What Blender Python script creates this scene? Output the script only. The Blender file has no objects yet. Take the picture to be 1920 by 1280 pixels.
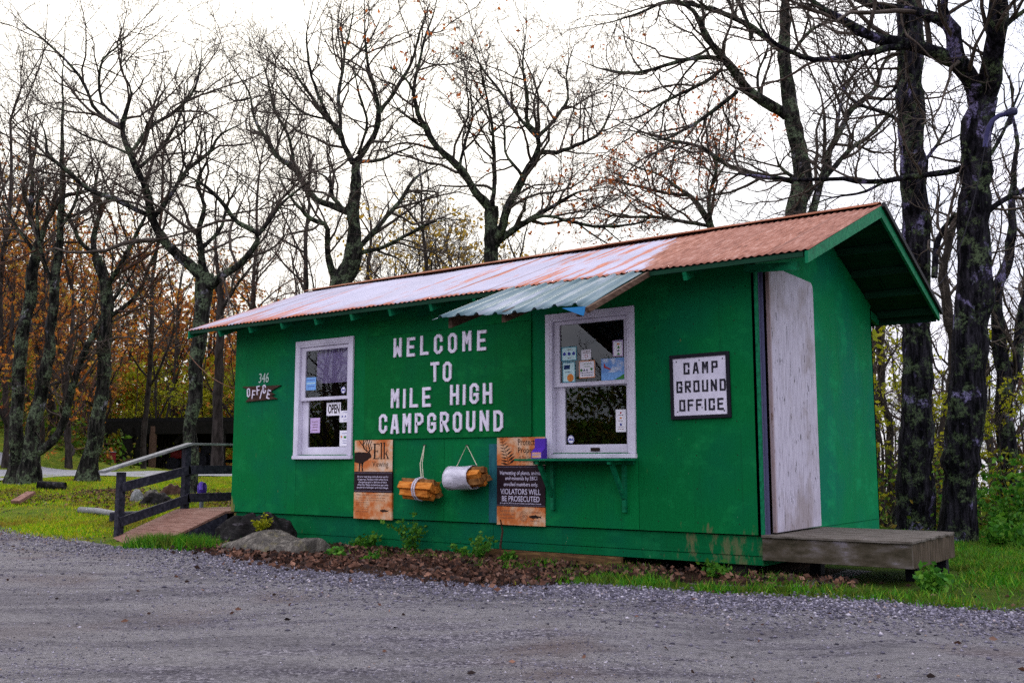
import bpy, math, random
import numpy as np
from math import radians, sin, cos, pi
random.seed(7)
RNG = np.random.default_rng(7)
scene = bpy.context.scene
COL = scene.collection

# ------------------------------------------------------------------ camera
CAM = np.array([3.5615, -8.4069, 0.9957]); YAW = radians(36.8153); PITCH = radians(6.9679); FPX = 1866.667
cd = bpy.data.cameras.new('camera'); cd.lens = 35; cd.sensor_width = 36; cd.clip_start = .05; cd.clip_end = 3000
co = bpy.data.objects.new('camera', cd); COL.objects.link(co)
co.location = CAM; co.rotation_euler = (pi/2 + PITCH, 0, YAW); scene.camera = co
FWD = np.array([-sin(YAW)*cos(PITCH), cos(YAW)*cos(PITCH), sin(PITCH)])
RT = np.array([cos(YAW), sin(YAW), 0.]); UP = np.cross(RT, FWD)
def P(px, py, d): return CAM + d*(FWD + (px-960)/FPX*RT + (640-py)/FPX*UP)

# ------------------------------------------------------------------ sky, sun, exposure
SUN_EL, SUN_AZ = radians(26), radians(52)     # azimuth: degrees from +Y towards -X
w = bpy.data.worlds.new('World'); scene.world = w; w.use_nodes = True
nt = w.node_tree; bg = nt.nodes['Background']
sky = nt.nodes.new('ShaderNodeTexSky'); sky.sky_type = 'NISHITA'; sky.sun_disc = False
sky.sun_elevation = SUN_EL; sky.sun_rotation = -SUN_AZ; sky.altitude = 1600
tc = nt.nodes.new('ShaderNodeTexCoord'); mp = nt.nodes.new('ShaderNodeMapping'); mp.inputs['Scale'].default_value = (1, 1, 2.4)
nt.links.new(tc.outputs['Generated'], mp.inputs['Vector'])
cn = nt.nodes.new('ShaderNodeTexNoise'); cn.inputs['Scale'].default_value = 2.6; cn.inputs['Detail'].default_value = 6; cn.inputs['Roughness'].default_value = .55
nt.links.new(mp.outputs['Vector'], cn.inputs['Vector'])
cr = nt.nodes.new('ShaderNodeValToRGB')
cr.color_ramp.elements[0].position = .42; cr.color_ramp.elements[0].color = (.60, .64, .76, 1)
cr.color_ramp.elements[1].position = .60; cr.color_ramp.elements[1].color = (1.0, .965, 1.06, 1)
nt.links.new(cn.outputs['Fac'], cr.inputs['Fac'])
cm = nt.nodes.new('ShaderNodeVectorMath'); cm.operation = 'SCALE'; cm.inputs['Scale'].default_value = 12.5
nt.links.new(cr.outputs['Color'], cm.inputs[0])
# the veiled sun warms the cloud round it
gd = nt.nodes.new('ShaderNodeVectorMath'); gd.operation = 'DOT_PRODUCT'; gd.inputs[1].default_value = (-sin(SUN_AZ)*cos(SUN_EL), cos(SUN_AZ)*cos(SUN_EL), sin(SUN_EL))
nt.links.new(tc.outputs['Generated'], gd.inputs[0])
gr = nt.nodes.new('ShaderNodeMapRange'); gr.interpolation_type = 'SMOOTHSTEP'; gr.inputs[1].default_value = .72; gr.inputs[2].default_value = 1.0; gr.inputs[3].default_value = 0; gr.inputs[4].default_value = 1
nt.links.new(gd.outputs['Value'], gr.inputs[0])
gm = nt.nodes.new('ShaderNodeMix'); gm.data_type = 'RGBA'; gm.inputs[7].default_value = (12.9, 12.2, 10.9, 1)
nt.links.new(gr.outputs[0], gm.inputs['Factor']); nt.links.new(cm.outputs['Vector'], gm.inputs[6])
mx = nt.nodes.new('ShaderNodeMix'); mx.data_type = 'RGBA'; mx.inputs['Factor'].default_value = .9
nt.links.new(sky.outputs['Color'], mx.inputs[6]); # an overcast sky is brighter overhead than at the horizon
oz = nt.nodes.new('ShaderNodeSeparateXYZ'); nt.links.new(tc.outputs['Generated'], oz.inputs[0])
om = nt.nodes.new('ShaderNodeMapRange'); om.inputs[1].default_value = 0; om.inputs[2].default_value = 1; om.inputs[3].default_value = .64; om.inputs[4].default_value = 1.95
nt.links.new(oz.outputs['Z'], om.inputs[0])
ov = nt.nodes.new('ShaderNodeVectorMath'); ov.operation = 'SCALE'; nt.links.new(gm.outputs[2], ov.inputs[0]); nt.links.new(om.outputs[0], ov.inputs['Scale'])
nt.links.new(ov.outputs['Vector'], mx.inputs[7])
nt.links.new(mx.outputs[2], bg.inputs['Color']); bg.inputs['Strength'].default_value = .1
sl = bpy.data.lights.new('sun', 'SUN'); sl.energy = 1.0; sl.angle = radians(20); sl.color = (1, .93, .82)
so = bpy.data.objects.new('sun', sl); COL.objects.link(so)
so.rotation_euler = (-(pi/2 - SUN_EL), 0, SUN_AZ)
so.location = (-20, 20, 20)
scene.view_settings.view_transform = 'Standard'; scene.view_settings.look = 'None'
scene.view_settings.exposure = 0.55; scene.view_settings.gamma = 1
scene.cycles.max_bounces = 6; scene.cycles.transparent_max_bounces = 12
scene.cycles.use_denoising = False; scene.cycles.sample_clamp_indirect = 3
scene.cycles.caustics_reflective = False; scene.cycles.caustics_refractive = False

# ------------------------------------------------------------------ mesh helpers
class MB:
    def __init__(s): s.v = []; s.f = []; s.m = []; s.n = 0; s.cm = 0
    def add(s, V, F):
        s.v.append(np.asarray(V, float).reshape(-1, 3))
        for f in F: s.f.append([i + s.n for i in f]); s.m.append(s.cm)
        s.n += len(s.v[-1]); return s
    def box(s, x0, x1, y0, y1, z0, z1):
        return s.add([(x0,y0,z0),(x1,y0,z0),(x1,y1,z0),(x0,y1,z0),(x0,y0,z1),(x1,y0,z1),(x1,y1,z1),(x0,y1,z1)],
              [(0,3,2,1),(4,5,6,7),(0,1,5,4),(1,2,6,5),(2,3,7,6),(3,0,4,7)])
    def bar(s, a, b, w, h, up=(0,0,1), off=0.):
        a = np.array(a, float); b = np.array(b, float); t = b-a; t = t/np.linalg.norm(t)
        sd = np.cross(t, up); sd /= np.linalg.norm(sd); u = np.cross(sd, t)
        q = []
        for p_ in (a, b):
            for i, j in ((-1,-1),(1,-1),(1,1),(-1,1)): q.append(p_ + sd*i*w/2 + u*(j*h/2 + off))
        return s.add(q, [(0,3,2,1),(4,5,6,7),(0,1,5,4),(1,2,6,5),(2,3,7,6),(3,0,4,7)])
    def tube(s, pts, rad, k=8, cap=True):
        V, F = tube_arrays([np.array(pts, float)], [np.broadcast_to(np.array(rad, float), (len(pts),))], k)
        s.add(V, F.tolist())
        if cap:
            n = len(pts); b = s.n - n*k
            s.f.append([b+i for i in range(k)][::-1]); s.m.append(s.cm); s.f.append([b+(n-1)*k+i for i in range(k)]); s.m.append(s.cm)
        return s
    def prism(s, poly, to3, d0, d1):
        """2-D outline (any simple polygon, counter-clockwise seen from the front), to3(u, v, d) gives the point"""
        n = len(poly)
        V = [to3(u, v, d0) for u, v in poly] + [to3(u, v, d1) for u, v in poly]
        F = [list(range(n)), list(range(2*n-1, n-1, -1))] + [(i, n+i, n+(i+1) % n, (i+1) % n) for i in range(n)]
        return s.add(V, F)
    def build(s, name, mat, parent=None, bevel=0, smooth=False, solid=0):
        me = bpy.data.meshes.new(name)
        V = np.concatenate(s.v) if s.v else np.zeros((0,3))
        if parent is not None: V = V - ROOT(parent)
        me.from_pydata(V.tolist(), [], s.f)
        mats = mat if isinstance(mat, (list, tuple)) else [mat]
        for m_ in mats: me.materials.append(m_)
        if len(mats) > 1: me.polygons.foreach_set('material_index', s.m)
        if smooth: me.polygons.foreach_set('use_smooth', [True]*len(me.polygons))
        me.update()
        o = bpy.data.objects.new(name, me); COL.objects.link(o)
        if parent is not None: o.parent = parent
        if solid:
            md = o.modifiers.new('solid', 'SOLIDIFY'); md.thickness = solid; md.offset = 0
        if bevel:
            md = o.modifiers.new('bevel', 'BEVEL'); md.width = bevel; md.segments = 2; md.limit_method = 'ANGLE'
        return o
def ROOT(o):
    r = np.zeros(3)
    while o is not None: r = r + np.array(o.location); o = o.parent
    return r
def fast(name, V, F, mat, parent=None, smooth=False):
    """mesh from arrays; F is (n, 3) or (n, 4)"""
    me = bpy.data.meshes.new(name); V = np.asarray(V, np.float32); F = np.asarray(F, np.int32)
    if parent is not None: V = V - ROOT(parent).astype(np.float32)
    k = F.shape[1]
    me.vertices.add(len(V)); me.vertices.foreach_set('co', V.ravel())
    me.loops.add(F.size); me.loops.foreach_set('vertex_index', F.ravel())
    me.polygons.add(len(F)); me.polygons.foreach_set('loop_start', np.arange(len(F), dtype=np.int32)*k)
    me.polygons.foreach_set('loop_total', np.full(len(F), k, np.int32))
    if smooth: me.polygons.foreach_set('use_smooth', np.ones(len(F), bool))
    me.materials.append(mat); me.update(calc_edges=True); me.validate()
    o = bpy.data.objects.new(name, me); COL.objects.link(o)
    if parent is not None: o.parent = parent
    return o
def tube_arrays(polys, rads, k):
    """all polylines resampled by group of equal point count; returns V, F (quads)"""
    groups = {}
    for p_, r_ in zip(polys, rads): groups.setdefault(len(p_), []).append((p_, r_))
    VV, FF, base = [], [], 0
    ang = np.arange(k)*2*pi/k
    for n, items in groups.items():
        A = np.stack([i[0] for i in items]); R = np.stack([i[1] for i in items]); m = len(items)
        T = np.empty_like(A); T[:, 1:-1] = A[:, 2:] - A[:, :-2]; T[:, 0] = A[:, 1]-A[:, 0]; T[:, -1] = A[:, -1]-A[:, -2]
        T /= np.linalg.norm(T, axis=2, keepdims=True) + 1e-12
        ref = np.where(np.abs(T[:, :1, 2:3]) > .9, np.array([1., 0, 0]), np.array([0, 0, 1.]))
        ref = np.broadcast_to(ref, T.shape)
        S = np.cross(T, ref); S /= np.linalg.norm(S, axis=2, keepdims=True) + 1e-12
        U = np.cross(S, T)
        ring = A[:, :, None, :] + R[:, :, None, None]*(S[:, :, None, :]*np.cos(ang)[:, None] + U[:, :, None, :]*np.sin(ang)[:, None])
        VV.append(ring.reshape(-1, 3))
        i = np.arange(n-1)[:, None]; j = np.arange(k)[None, :]
        q = np.stack([i*k+j, (i+1)*k+j, (i+1)*k+(j+1) % k, i*k+(j+1) % k], -1).reshape(-1, 4)
        FF.append((q[None] + (base + np.arange(m)*n*k)[:, None, None]).reshape(-1, 4)); base += m*n*k
    return np.concatenate(VV), np.concatenate(FF)
def empty(name, loc, label=None, cat=None, group=None, kind=None):
    o = bpy.data.objects.new(name, None); COL.objects.link(o); o.location = loc; o.empty_display_size = .2
    return tag(o, label, cat, group, kind) if label else o
def tag(o, label, cat=None, group=None, kind=None):
    o['label'] = label
    if cat: o['category'] = cat
    if group: o['group'] = group
    if kind: o['kind'] = kind
    return o

# ------------------------------------------------------------------ materials
def newmat(name):
    m = bpy.data.materials.new(name); m.use_nodes = True
    return m, m.node_tree, m.node_tree.nodes['Principled BSDF']
def ramp(nt, fac, stops):
    r = nt.nodes.new('ShaderNodeValToRGB'); e = r.color_ramp.elements
    while len(e) < len(stops): e.new(.5)
    for el, (p_, c) in zip(e, stops): el.position = p_; el.color = (*c, 1) if len(c) == 3 else c
    nt.links.new(fac, r.inputs['Fac']); return r.outputs['Color']
def noise(nt, scale, detail=4, rough=.55, stretch=(1,1,1), coord='Object', dist=0., turn=0.):
    tc = nt.nodes.new('ShaderNodeTexCoord'); mp = nt.nodes.new('ShaderNodeMapping'); mp.inputs['Scale'].default_value = stretch
    src = tc.outputs[coord]
    if turn:
        m0 = nt.nodes.new('ShaderNodeMapping'); m0.inputs['Rotation'].default_value = (0, 0, radians(turn)); nt.links.new(src, m0.inputs['Vector']); src = m0.outputs['Vector']
    nt.links.new(src, mp.inputs['Vector'])
    n = nt.nodes.new('ShaderNodeTexNoise'); n.inputs['Scale'].default_value = scale; n.inputs['Detail'].default_value = detail
    n.inputs['Roughness'].default_value = rough; n.inputs['Distortion'].default_value = dist
    nt.links.new(mp.outputs['Vector'], n.inputs['Vector']); return n.outputs['Fac']
def mixc(nt, fac, a, b, mode='MIX'):
    m = nt.nodes.new('ShaderNodeMix'); m.data_type = 'RGBA'; m.blend_type = mode
    for sock, val in ((0, fac), (6, a), (7, b)):
        if isinstance(val, (int, float)): m.inputs[sock].default_value = val
        elif isinstance(val, tuple): m.inputs[sock].default_value = (*val, 1) if len(val) == 3 else val
        else: nt.links.new(val, m.inputs[sock])
    return m.outputs[2]
def math_(nt, op, a, b=0., c=None):
    m = nt.nodes.new('ShaderNodeMath'); m.operation = op
    for i, val in enumerate((a, b, c)):
        if val is None: continue
        if isinstance(val, (int, float)): m.inputs[i].default_value = val
        else: nt.links.new(val, m.inputs[i])
    return m.outputs[0]
def maprange(nt, v, a, b, c=0., d=1.):
    m = nt.nodes.new('ShaderNodeMapRange'); m.interpolation_type = 'SMOOTHSTEP'
    nt.links.new(v, m.inputs[0])
    for i, x in zip((1,2,3,4), (a,b,c,d)): m.inputs[i].default_value = x
    return m.outputs[0]
def pos(nt):
    tc = nt.nodes.new('ShaderNodeTexCoord'); s = nt.nodes.new('ShaderNodeSeparateXYZ'); nt.links.new(tc.outputs['Object'], s.inputs[0])
    return s.outputs
def island(nt):
    g = nt.nodes.new('ShaderNodeNewGeometry'); return g.outputs['Random Per Island']
def bump(nt, bsdf, h, strength=.3, dist=.01):
    b = nt.nodes.new('ShaderNodeBump'); b.inputs['Strength'].default_value = strength; b.inputs['Distance'].default_value = dist
    nt.links.new(h, b.inputs['Height']); nt.links.new(b.outputs['Normal'], bsdf.inputs['Normal'])
def pm(name, stops, scale=6, stretch=(1,1,1), rough=.8, bmp=.3, bdist=.004, detail=5, dist=0., spec=.12):
    m, nt, b = newmat(name); n = noise(nt, scale, detail, .6, stretch, dist=dist)
    nt.links.new(ramp(nt, n, stops), b.inputs['Base Color']); b.inputs['Roughness'].default_value = rough
    b.inputs['Specular IOR Level'].default_value = spec
    if bmp: bump(nt, b, n, bmp, bdist)
    return m
def flat(name, c, rough=.7, spec=.15, metal=0.):
    d = tuple(x*.86 for x in c)
    m = pm(name, [(.35, d), (.65, c)], 30, rough=rough, bmp=0, spec=spec); m.node_tree.nodes['Principled BSDF'].inputs['Metallic'].default_value = metal
    return m
def island_mat(name, stops, rough=.8, trans=0., spec=.2):
    m, nt, b = newmat(name); c = ramp(nt, island(nt), stops)
    nt.links.new(c, b.inputs['Base Color']); b.inputs['Roughness'].default_value = rough; b.inputs['Specular IOR Level'].default_value = spec
    if trans:
        t = nt.nodes.new('ShaderNodeBsdfTranslucent'); nt.links.new(c, t.inputs['Color'])
        x = nt.nodes.new('ShaderNodeMixShader'); x.inputs[0].default_value = trans
        nt.links.new(b.outputs[0], x.inputs[1]); nt.links.new(t.outputs[0], x.inputs[2])
        nt.links.new(x.outputs[0], nt.nodes['Material Output'].inputs['Surface'])
    return m

def green_siding(name, base=(.0004, .148, .036), axis='z', mildew=True):
    m, nt, b = newmat(name)
    st = (9, 9, .5) if axis == 'z' else (.5, 9, 9)
    g = noise(nt, 9, 6, .65, st); big = noise(nt, .9, 3)
    dk = tuple(x*.72 for x in base); lt = tuple(min(1, x*1.22 + .002) for x in base)
    c = ramp(nt, g, [(.25, tuple(x*.82 for x in base)), (.5, base), (.78, lt)])
    c = mixc(nt, maprange(nt, big, .38, .68), c, (base[0]*2, base[1]*.80, base[2]*1.5))
    x, y, z = pos(nt)
    wn = nt.nodes.new('ShaderNodeTexWhiteNoise'); wn.noise_dimensions = '1D'        # each sheet took the paint a little differently
    nt.links.new(math_(nt, 'FLOOR', math_(nt, 'DIVIDE', math_(nt, 'ADD', x, 6.10), 2.44)), wn.inputs['W'])
    c = mixc(nt, math_(nt, 'MULTIPLY', wn.outputs['Value'], .40), c, (base[0], base[1]*.55, base[2]*.6))
    rr_ = noise(nt, 2.0, 5, .7, (1.2, 1.2, 1.8)); c = mixc(nt, math_(nt, 'MULTIPLY', maprange(nt, rr_, .50, .70), .6), c, (.006, base[1]*1.35, base[2]*1.5))
    nx_ = math_(nt, 'SUBTRACT', math_(nt, 'FRACT', math_(nt, 'DIVIDE', x, .406)), .5); nz_ = math_(nt, 'SUBTRACT', math_(nt, 'FRACT', math_(nt, 'DIVIDE', z, .305)), .5)
    nr = math_(nt, 'ADD', math_(nt, 'POWER', math_(nt, 'MULTIPLY', nx_, .406), 2), math_(nt, 'POWER', math_(nt, 'MULTIPLY', nz_, .305), 2))
    c = mixc(nt, math_(nt, 'MULTIPLY', math_(nt, 'LESS_THAN', nr, .0075**2), .75), c, (.01, .03, .015))      # rows of nail heads
    if mildew:   # bare, mildewed wood along the foot near the platform, small nicks elsewhere
        n1 = noise(nt, 5, 5, .7, (2.2, 2.2, .8))
        foot = math_(nt, 'MULTIPLY', maprange(nt, z, .62, .30), maprange(nt, x, -1.5, -.2))
        fac = maprange(nt, math_(nt, 'ADD', n1, math_(nt, 'MULTIPLY', foot, .27)), .72, .86)
        c = mixc(nt, math_(nt, 'MULTIPLY', fac, .7), c, (.13, .12, .06))
        f2 = math_(nt, 'MULTIPLY', maprange(nt, z, .75, .35), maprange(nt, x, -7.22, -7.34))
        fac = maprange(nt, math_(nt, 'ADD', n1, math_(nt, 'MULTIPLY', f2, .4)), .66, .8)
        c = mixc(nt, math_(nt, 'MULTIPLY', fac, .85), c, (.22, .17, .05))
        n2 = noise(nt, 34, 2, .5)
        c = mixc(nt, maprange(nt, n2, .755, .79), c, (.35, .45, .40))
    n3 = noise(nt, 3.2, 4, .7, (5, 5, .22))     # runs of dirt down the boards
    c = mixc(nt, math_(nt, 'MULTIPLY', maprange(nt, n3, .54, .76), .35), c, (.003, .045, .018))
    nt.links.new(c, b.inputs['Base Color']); b.inputs['Roughness'].default_value = .75; b.inputs['Specular IOR Level'].default_value = .07
    bump(nt, b, g, .28, .003)
    return m
M = {}
M['siding'] = green_siding('green_siding')
M['skirt'] = green_siding('green_skirt', (.0005, .122, .035), 'x')
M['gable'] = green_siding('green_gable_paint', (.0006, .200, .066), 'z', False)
M['board'] = green_siding('green_board', (.0004, .134, .027), 'x', False)
M['trim'] = pm('green_trim', [(.3, (.001, .085, .035)), (.55, (.002, .155, .065)), (.8, (.02, .20, .08))], 7, (1, 3, 3), .65, .3)
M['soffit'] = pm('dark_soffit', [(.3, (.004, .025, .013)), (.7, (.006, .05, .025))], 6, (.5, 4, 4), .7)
def white_paint():
    m, nt, b = newmat('weathered_white_paint'); n = noise(nt, 26, 5, .7, (1, 1, .6)); x, y, z = pos(nt)
    c = ramp(nt, noise(nt, 3, 3), [(.3, (.56, .52, .64)), (.7, (.76, .715, .84))])
    c = mixc(nt, maprange(nt, n, .675, .72), c, (.12, .09, .08))
    nt.links.new(c, b.inputs['Base Color']); b.inputs['Roughness'].default_value = .7; b.inputs['Specular IOR Level'].default_value = .12; bump(nt, b, n, .2, .003); return m
M['white'] = white_paint()
M['letter'] = pm('letter_white', [(.28, (.30, .26, .32)), (.42, (.72, .65, .78)), (.7, (.80, .74, .87))], 22, (1, 1, .5), .6, .3)
def door_mat():
    m, nt, b = newmat('weathered_door'); g = noise(nt, 7, 7, .7, (9, 9, .7)); s = noise(nt, 10, 3, .6, (3.5, 3.5, .9)); x, y, z = pos(nt)
    c = ramp(nt, g, [(.30, (.16, .14, .17)), (.46, (.40, .36, .45)), (.75, (.56, .52, .62))])
    c = mixc(nt, maprange(nt, s, .635, .68), c, (.02, .014, .02))
    big = noise(nt, 1.7, 4, .6, (1, 1, .8)); c = mixc(nt, math_(nt, 'MULTIPLY', maprange(nt, big, .46, .66), .65), c, (.19, .14, .125))
    edge = maprange(nt, math_(nt, 'ADD', y, math_(nt, 'MULTIPLY', g, -.10)), .10, .03)
    c = mixc(nt, math_(nt, 'MULTIPLY', edge, .85), c, (.16, .07, .035))
    nt.links.new(c, b.inputs['Base Color']); b.inputs['Roughness'].default_value = .75; bump(nt, b, g, .5, .004); return m
M['door'] = door_mat()
M['slate'] = flat('slate_jamb', (.10, .10, .19))
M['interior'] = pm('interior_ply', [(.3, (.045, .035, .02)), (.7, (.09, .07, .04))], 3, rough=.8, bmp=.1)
def roof_mat():
    m, nt, b = newmat('corrugated_roof'); x, y, z = pos(nt)
    fine = noise(nt, 7, 5, .65, (6, .7, .7)); med = noise(nt, 1.3, 4, .6, (5.5, .45, .45)); big = noise(nt, 1.2, 4, .6)
    wn = nt.nodes.new('ShaderNodeTexWhiteNoise'); wn.noise_dimensions = '1D'
    sheet = math_(nt, 'DIVIDE', math_(nt, 'ADD', x, 9), .62); nt.links.new(math_(nt, 'FLOOR', sheet), wn.inputs['W'])
    white = ramp(nt, big, [(.3, (.35, .335, .41)), (.7, (.44, .42, .51))])
    white = mixc(nt, math_(nt, 'MULTIPLY', wn.outputs['Value'], .30), white, (.30, .285, .33))
    lap = math_(nt, 'LESS_THAN', math_(nt, 'FRACT', sheet), .025)
    rust = ramp(nt, fine, [(.25, (.28, .06, .02)), (.5, (.42, .12, .045)), (.75, (.52, .20, .10))])
    pink = ramp(nt, fine, [(.30, (.10, .038, .026)), (.46, (.25, .098, .062)), (.56, (.33, .15, .105)), (.68, (.45, .27, .22))])
    # rust starts at the sheet ends (the eave) and runs in streaks down the slope
    streak = math_(nt, 'ADD', math_(nt, 'MULTIPLY', med, .78), math_(nt, 'MULTIPLY', fine, .25))
    toR = maprange(nt, x, -6.5, -1.0, 0, .10)
    f = maprange(nt, math_(nt, 'ADD', math_(nt, 'ADD', streak, toR), maprange(nt, y, -.30, -.44, 0, .2)), .61, .69)
    c = mixc(nt, math_(nt, 'MULTIPLY', f, .85), white, rust)
    # the sheets near the ramp end are older
    fL = maprange(nt, math_(nt, 'ADD', math_(nt, 'MULTIPLY', med, 1.1), maprange(nt, y, .5, -.43, 0, .16)), .62, .72)
    c = mixc(nt, math_(nt, 'MULTIPLY', math_(nt, 'MULTIPLY', fL, maprange(nt, x, -4.2, -6.8)), .7), c, rust)
    edge = math_(nt, 'ADD', math_(nt, 'ADD', x, math_(nt, 'MULTIPLY', y, .32)), math_(nt, 'MULTIPLY', med, .55))
    c = mixc(nt, maprange(nt, math_(nt, 'ADD', edge, math_(nt, 'MULTIPLY', fine, .5)), -.62, -.52), c, pink)
    c = mixc(nt, math_(nt, 'MULTIPLY', lap, .55), c, (.12, .06, .045))
    c = mixc(nt, math_(nt, 'MULTIPLY', math_(nt, 'MULTIPLY', wn.outputs['Value'], maprange(nt, x, -1.2, -.6)), .4), c, (.20, .085, .065))
    fx = math_(nt, 'SUBTRACT', math_(nt, 'FRACT', math_(nt, 'DIVIDE', x, .27)), .5); fy = math_(nt, 'SUBTRACT', math_(nt, 'FRACT', math_(nt, 'DIVIDE', y, .41)), .5)
    rr = math_(nt, 'ADD', math_(nt, 'POWER', math_(nt, 'MULTIPLY', fx, .27), 2), math_(nt, 'POWER', math_(nt, 'MULTIPLY', fy, .41), 2))
    c = mixc(nt, math_(nt, 'MULTIPLY', math_(nt, 'LESS_THAN', rr, .010**2), .9), c, (.04, .03, .04))      # screw heads in rows
    nt.links.new(c, b.inputs['Base Color']); b.inputs['Roughness'].default_value = .7; b.inputs['Specular IOR Level'].default_value = .12; return m
M['roof'] = roof_mat()
M['rust'] = pm('ridge_rust', [(.3, (.07, .02, .012)), (.5, (.22, .07, .03)), (.66, (.30, .11, .06)), (.72, (.3, .25, .33))], 3, (1, 4, 4), .8)
M['roofedge'] = flat('roof_edge_dark', (.02, .018, .02))
M['screw'] = flat('screw_head', (.05, .04, .045), .5)
M['awning'] = pm('blue_awning_metal', [(.27, (.008, .04, .055)), (.42, (.03, .085, .105)), (.56, (.085, .14, .165)), (.70, (.28, .30, .36))], 3.0, (6, .35, .35), .45, 0, spec=.35)
M['tarp'] = flat('blue_tarp', (.01, .14, .34), .5)
M['rawwood'] = pm('raw_brown_wood', [(.3, (.035, .018, .012)), (.6, (.11, .065, .045)), (.8, (.22, .17, .13))], 8, (6, 1, 6))
M['graywood'] = pm('gray_deck_wood', [(.28, (.03, .024, .018)), (.48, (.095, .08, .066)), (.62, (.15, .13, .115)), (.8, (.27, .245, .25))], 5, (1.2, 9, 9), .8, .5, .006, 7)
M['graywood_y'] = pm('gray_deck_wood_end', [(.28, (.018, .013, .008)), (.5, (.06, .042, .026)), (.75, (.15, .11, .085))], 5, (9, 9, .8), .8, .5, .006, 7)
M['rampwood'] = pm('ramp_deck_wood', [(.28, (.10, .05, .035)), (.5, (.20, .10, .075)), (.72, (.27, .17, .14))], 5, (1.2, 9, 9), .8, .4, .004, 7)
M['railwood'] = pm('dark_rail_wood', [(.3, (.010, .010, .016)), (.55, (.030, .028, .042)), (.75, (.075, .07, .09))], 7, (3, 3, 3), .75, .4)
M['railtop'] = pm('bleached_rail_wood', [(.3, (.09, .09, .09)), (.55, (.24, .24, .24)), (.78, (.40, .39, .38))], 8, (9, 1.2, 9), .8, .4)
M['black'] = flat('black_paint', (.012, .011, .018))
M['ink'] = flat('dark_ink', (.022, .010, .008))
M['inkblue'] = flat('blue_ink', (.05, .06, .35))
M['paper'] = flat('white_paper', (.92, .88, .98))
M['lavender'] = flat('lavender_paper', (.62, .45, .74))
M['skyblue'] = flat('blue_paper', (.22, .45, .88))
M['aqua'] = flat('aqua_paper', (.62, .86, .90))
M['teal'] = flat('teal_border', (.06, .28, .38))
M['peach'] = flat('peach_border', (.72, .30, .14))
M['red'] = flat('red_ink', (.45, .04, .03)); M['greenink'] = flat('green_ink', (.06, .25, .05)); M['orange'] = flat('orange_ink', (.75, .25, .05))
M['navy'] = flat('navy_ink', (.01, .03, .12))
M['blind'] = flat('lavender_blind', (.62, .50, .95))
M['purple'] = flat('purple_card', (.09, .03, .42), .4)
M['signtan'] = pm('weathered_tan_sign', [(.34, (.34, .07, .014)), (.45, (.55, .16, .045)), (.54, (.62, .33, .18)), (.64, (.66, .49, .38))], 4.2, (1, 1, 1), .5, 0, detail=7)
M['signdark'] = pm('dark_sign_band', [(.3, (.014, .006, .010)), (.7, (.03, .014, .02))], 5, rough=.5, bmp=0)
M['signtext'] = flat('pale_sign_text', (.62, .56, .72))
M['bead'] = flat('sign_border_bead', (.20, .17, .24))
M['grayinkR'] = flat('faded_ink', (.20, .10, .07))
M['campwhite'] = pm('camp_sign_white', [(.2, (.3, .27, .33)), (.36, (.60, .56, .68)), (.7, (.74, .69, .82))], 9, (1, 1, .4), .6, .1)
M['stencil'] = pm('stencil_black', [(.3, (.010, .010, .016)), (.7, (.035, .032, .045))], 12, bmp=0)
M['plank'] = pm('brown_plank', [(.3, (.025, .012, .008)), (.6, (.07, .035, .025)), (.8, (.14, .085, .065))], 8, (1, 9, 9))
M['splitwood'] = pm('split_firewood', [(.30, (.20, .05, .008)), (.48, (.52, .16, .022)), (.62, (.66, .24, .045)), (.78, (.74, .40, .14))], 6, (1.4, 9, 9), .8, .5)
M['endgrain'] = pm('firewood_bark_side', [(.3, (.08, .03, .01)), (.55, (.30, .13, .04)), (.8, (.50, .28, .12))], 14, (1, 1, 1), .8, .5)
M['string'] = flat('string', (.60, .55, .42))
M['plastic'] = pm('plastic_wrap', [(.3, (.42, .40, .48)), (.6, (.64, .60, .70)), (.8, (.80, .78, .86))], 7, (1, 3, 3), .28, .5, .02, spec=.6)
M['bluepaint'] = pm('old_blue_paint', [(.3, (.01, .07, .10)), (.6, (.018, .12, .14)), (.74, (.03, .14, .15)), (.79, (.25, .28, .2))], 16, (1.5, 1, .5), .6, 0)
def glass_mat():
    m = bpy.data.materials.new('window_glass'); m.use_nodes = True; nt = m.node_tree; nt.nodes.remove(nt.nodes['Principled BSDF'])
    t = nt.nodes.new('ShaderNodeBsdfTransparent'); g = nt.nodes.new('ShaderNodeBsdfGlossy'); g.inputs['Roughness'].default_value = .01
    fr = nt.nodes.new('ShaderNodeFresnel'); fr.inputs['IOR'].default_value = 1.75
    n = noise(nt, 2.2, 2); bm = nt.nodes.new('ShaderNodeBump'); bm.inputs['Strength'].default_value = .008; bm.inputs['Distance'].default_value = .02
    nt.links.new(n, bm.inputs['Height']); nt.links.new(bm.outputs['Normal'], g.inputs['Normal'])
    x = nt.nodes.new('ShaderNodeMixShader'); nt.links.new(fr.outputs[0], x.inputs[0])
    nt.links.new(t.outputs[0], x.inputs[1]); nt.links.new(g.outputs[0], x.inputs[2])
    nt.links.new(x.outputs[0], nt.nodes['Material Output'].inputs['Surface']); return m
M['glass'] = glass_mat()
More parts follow.
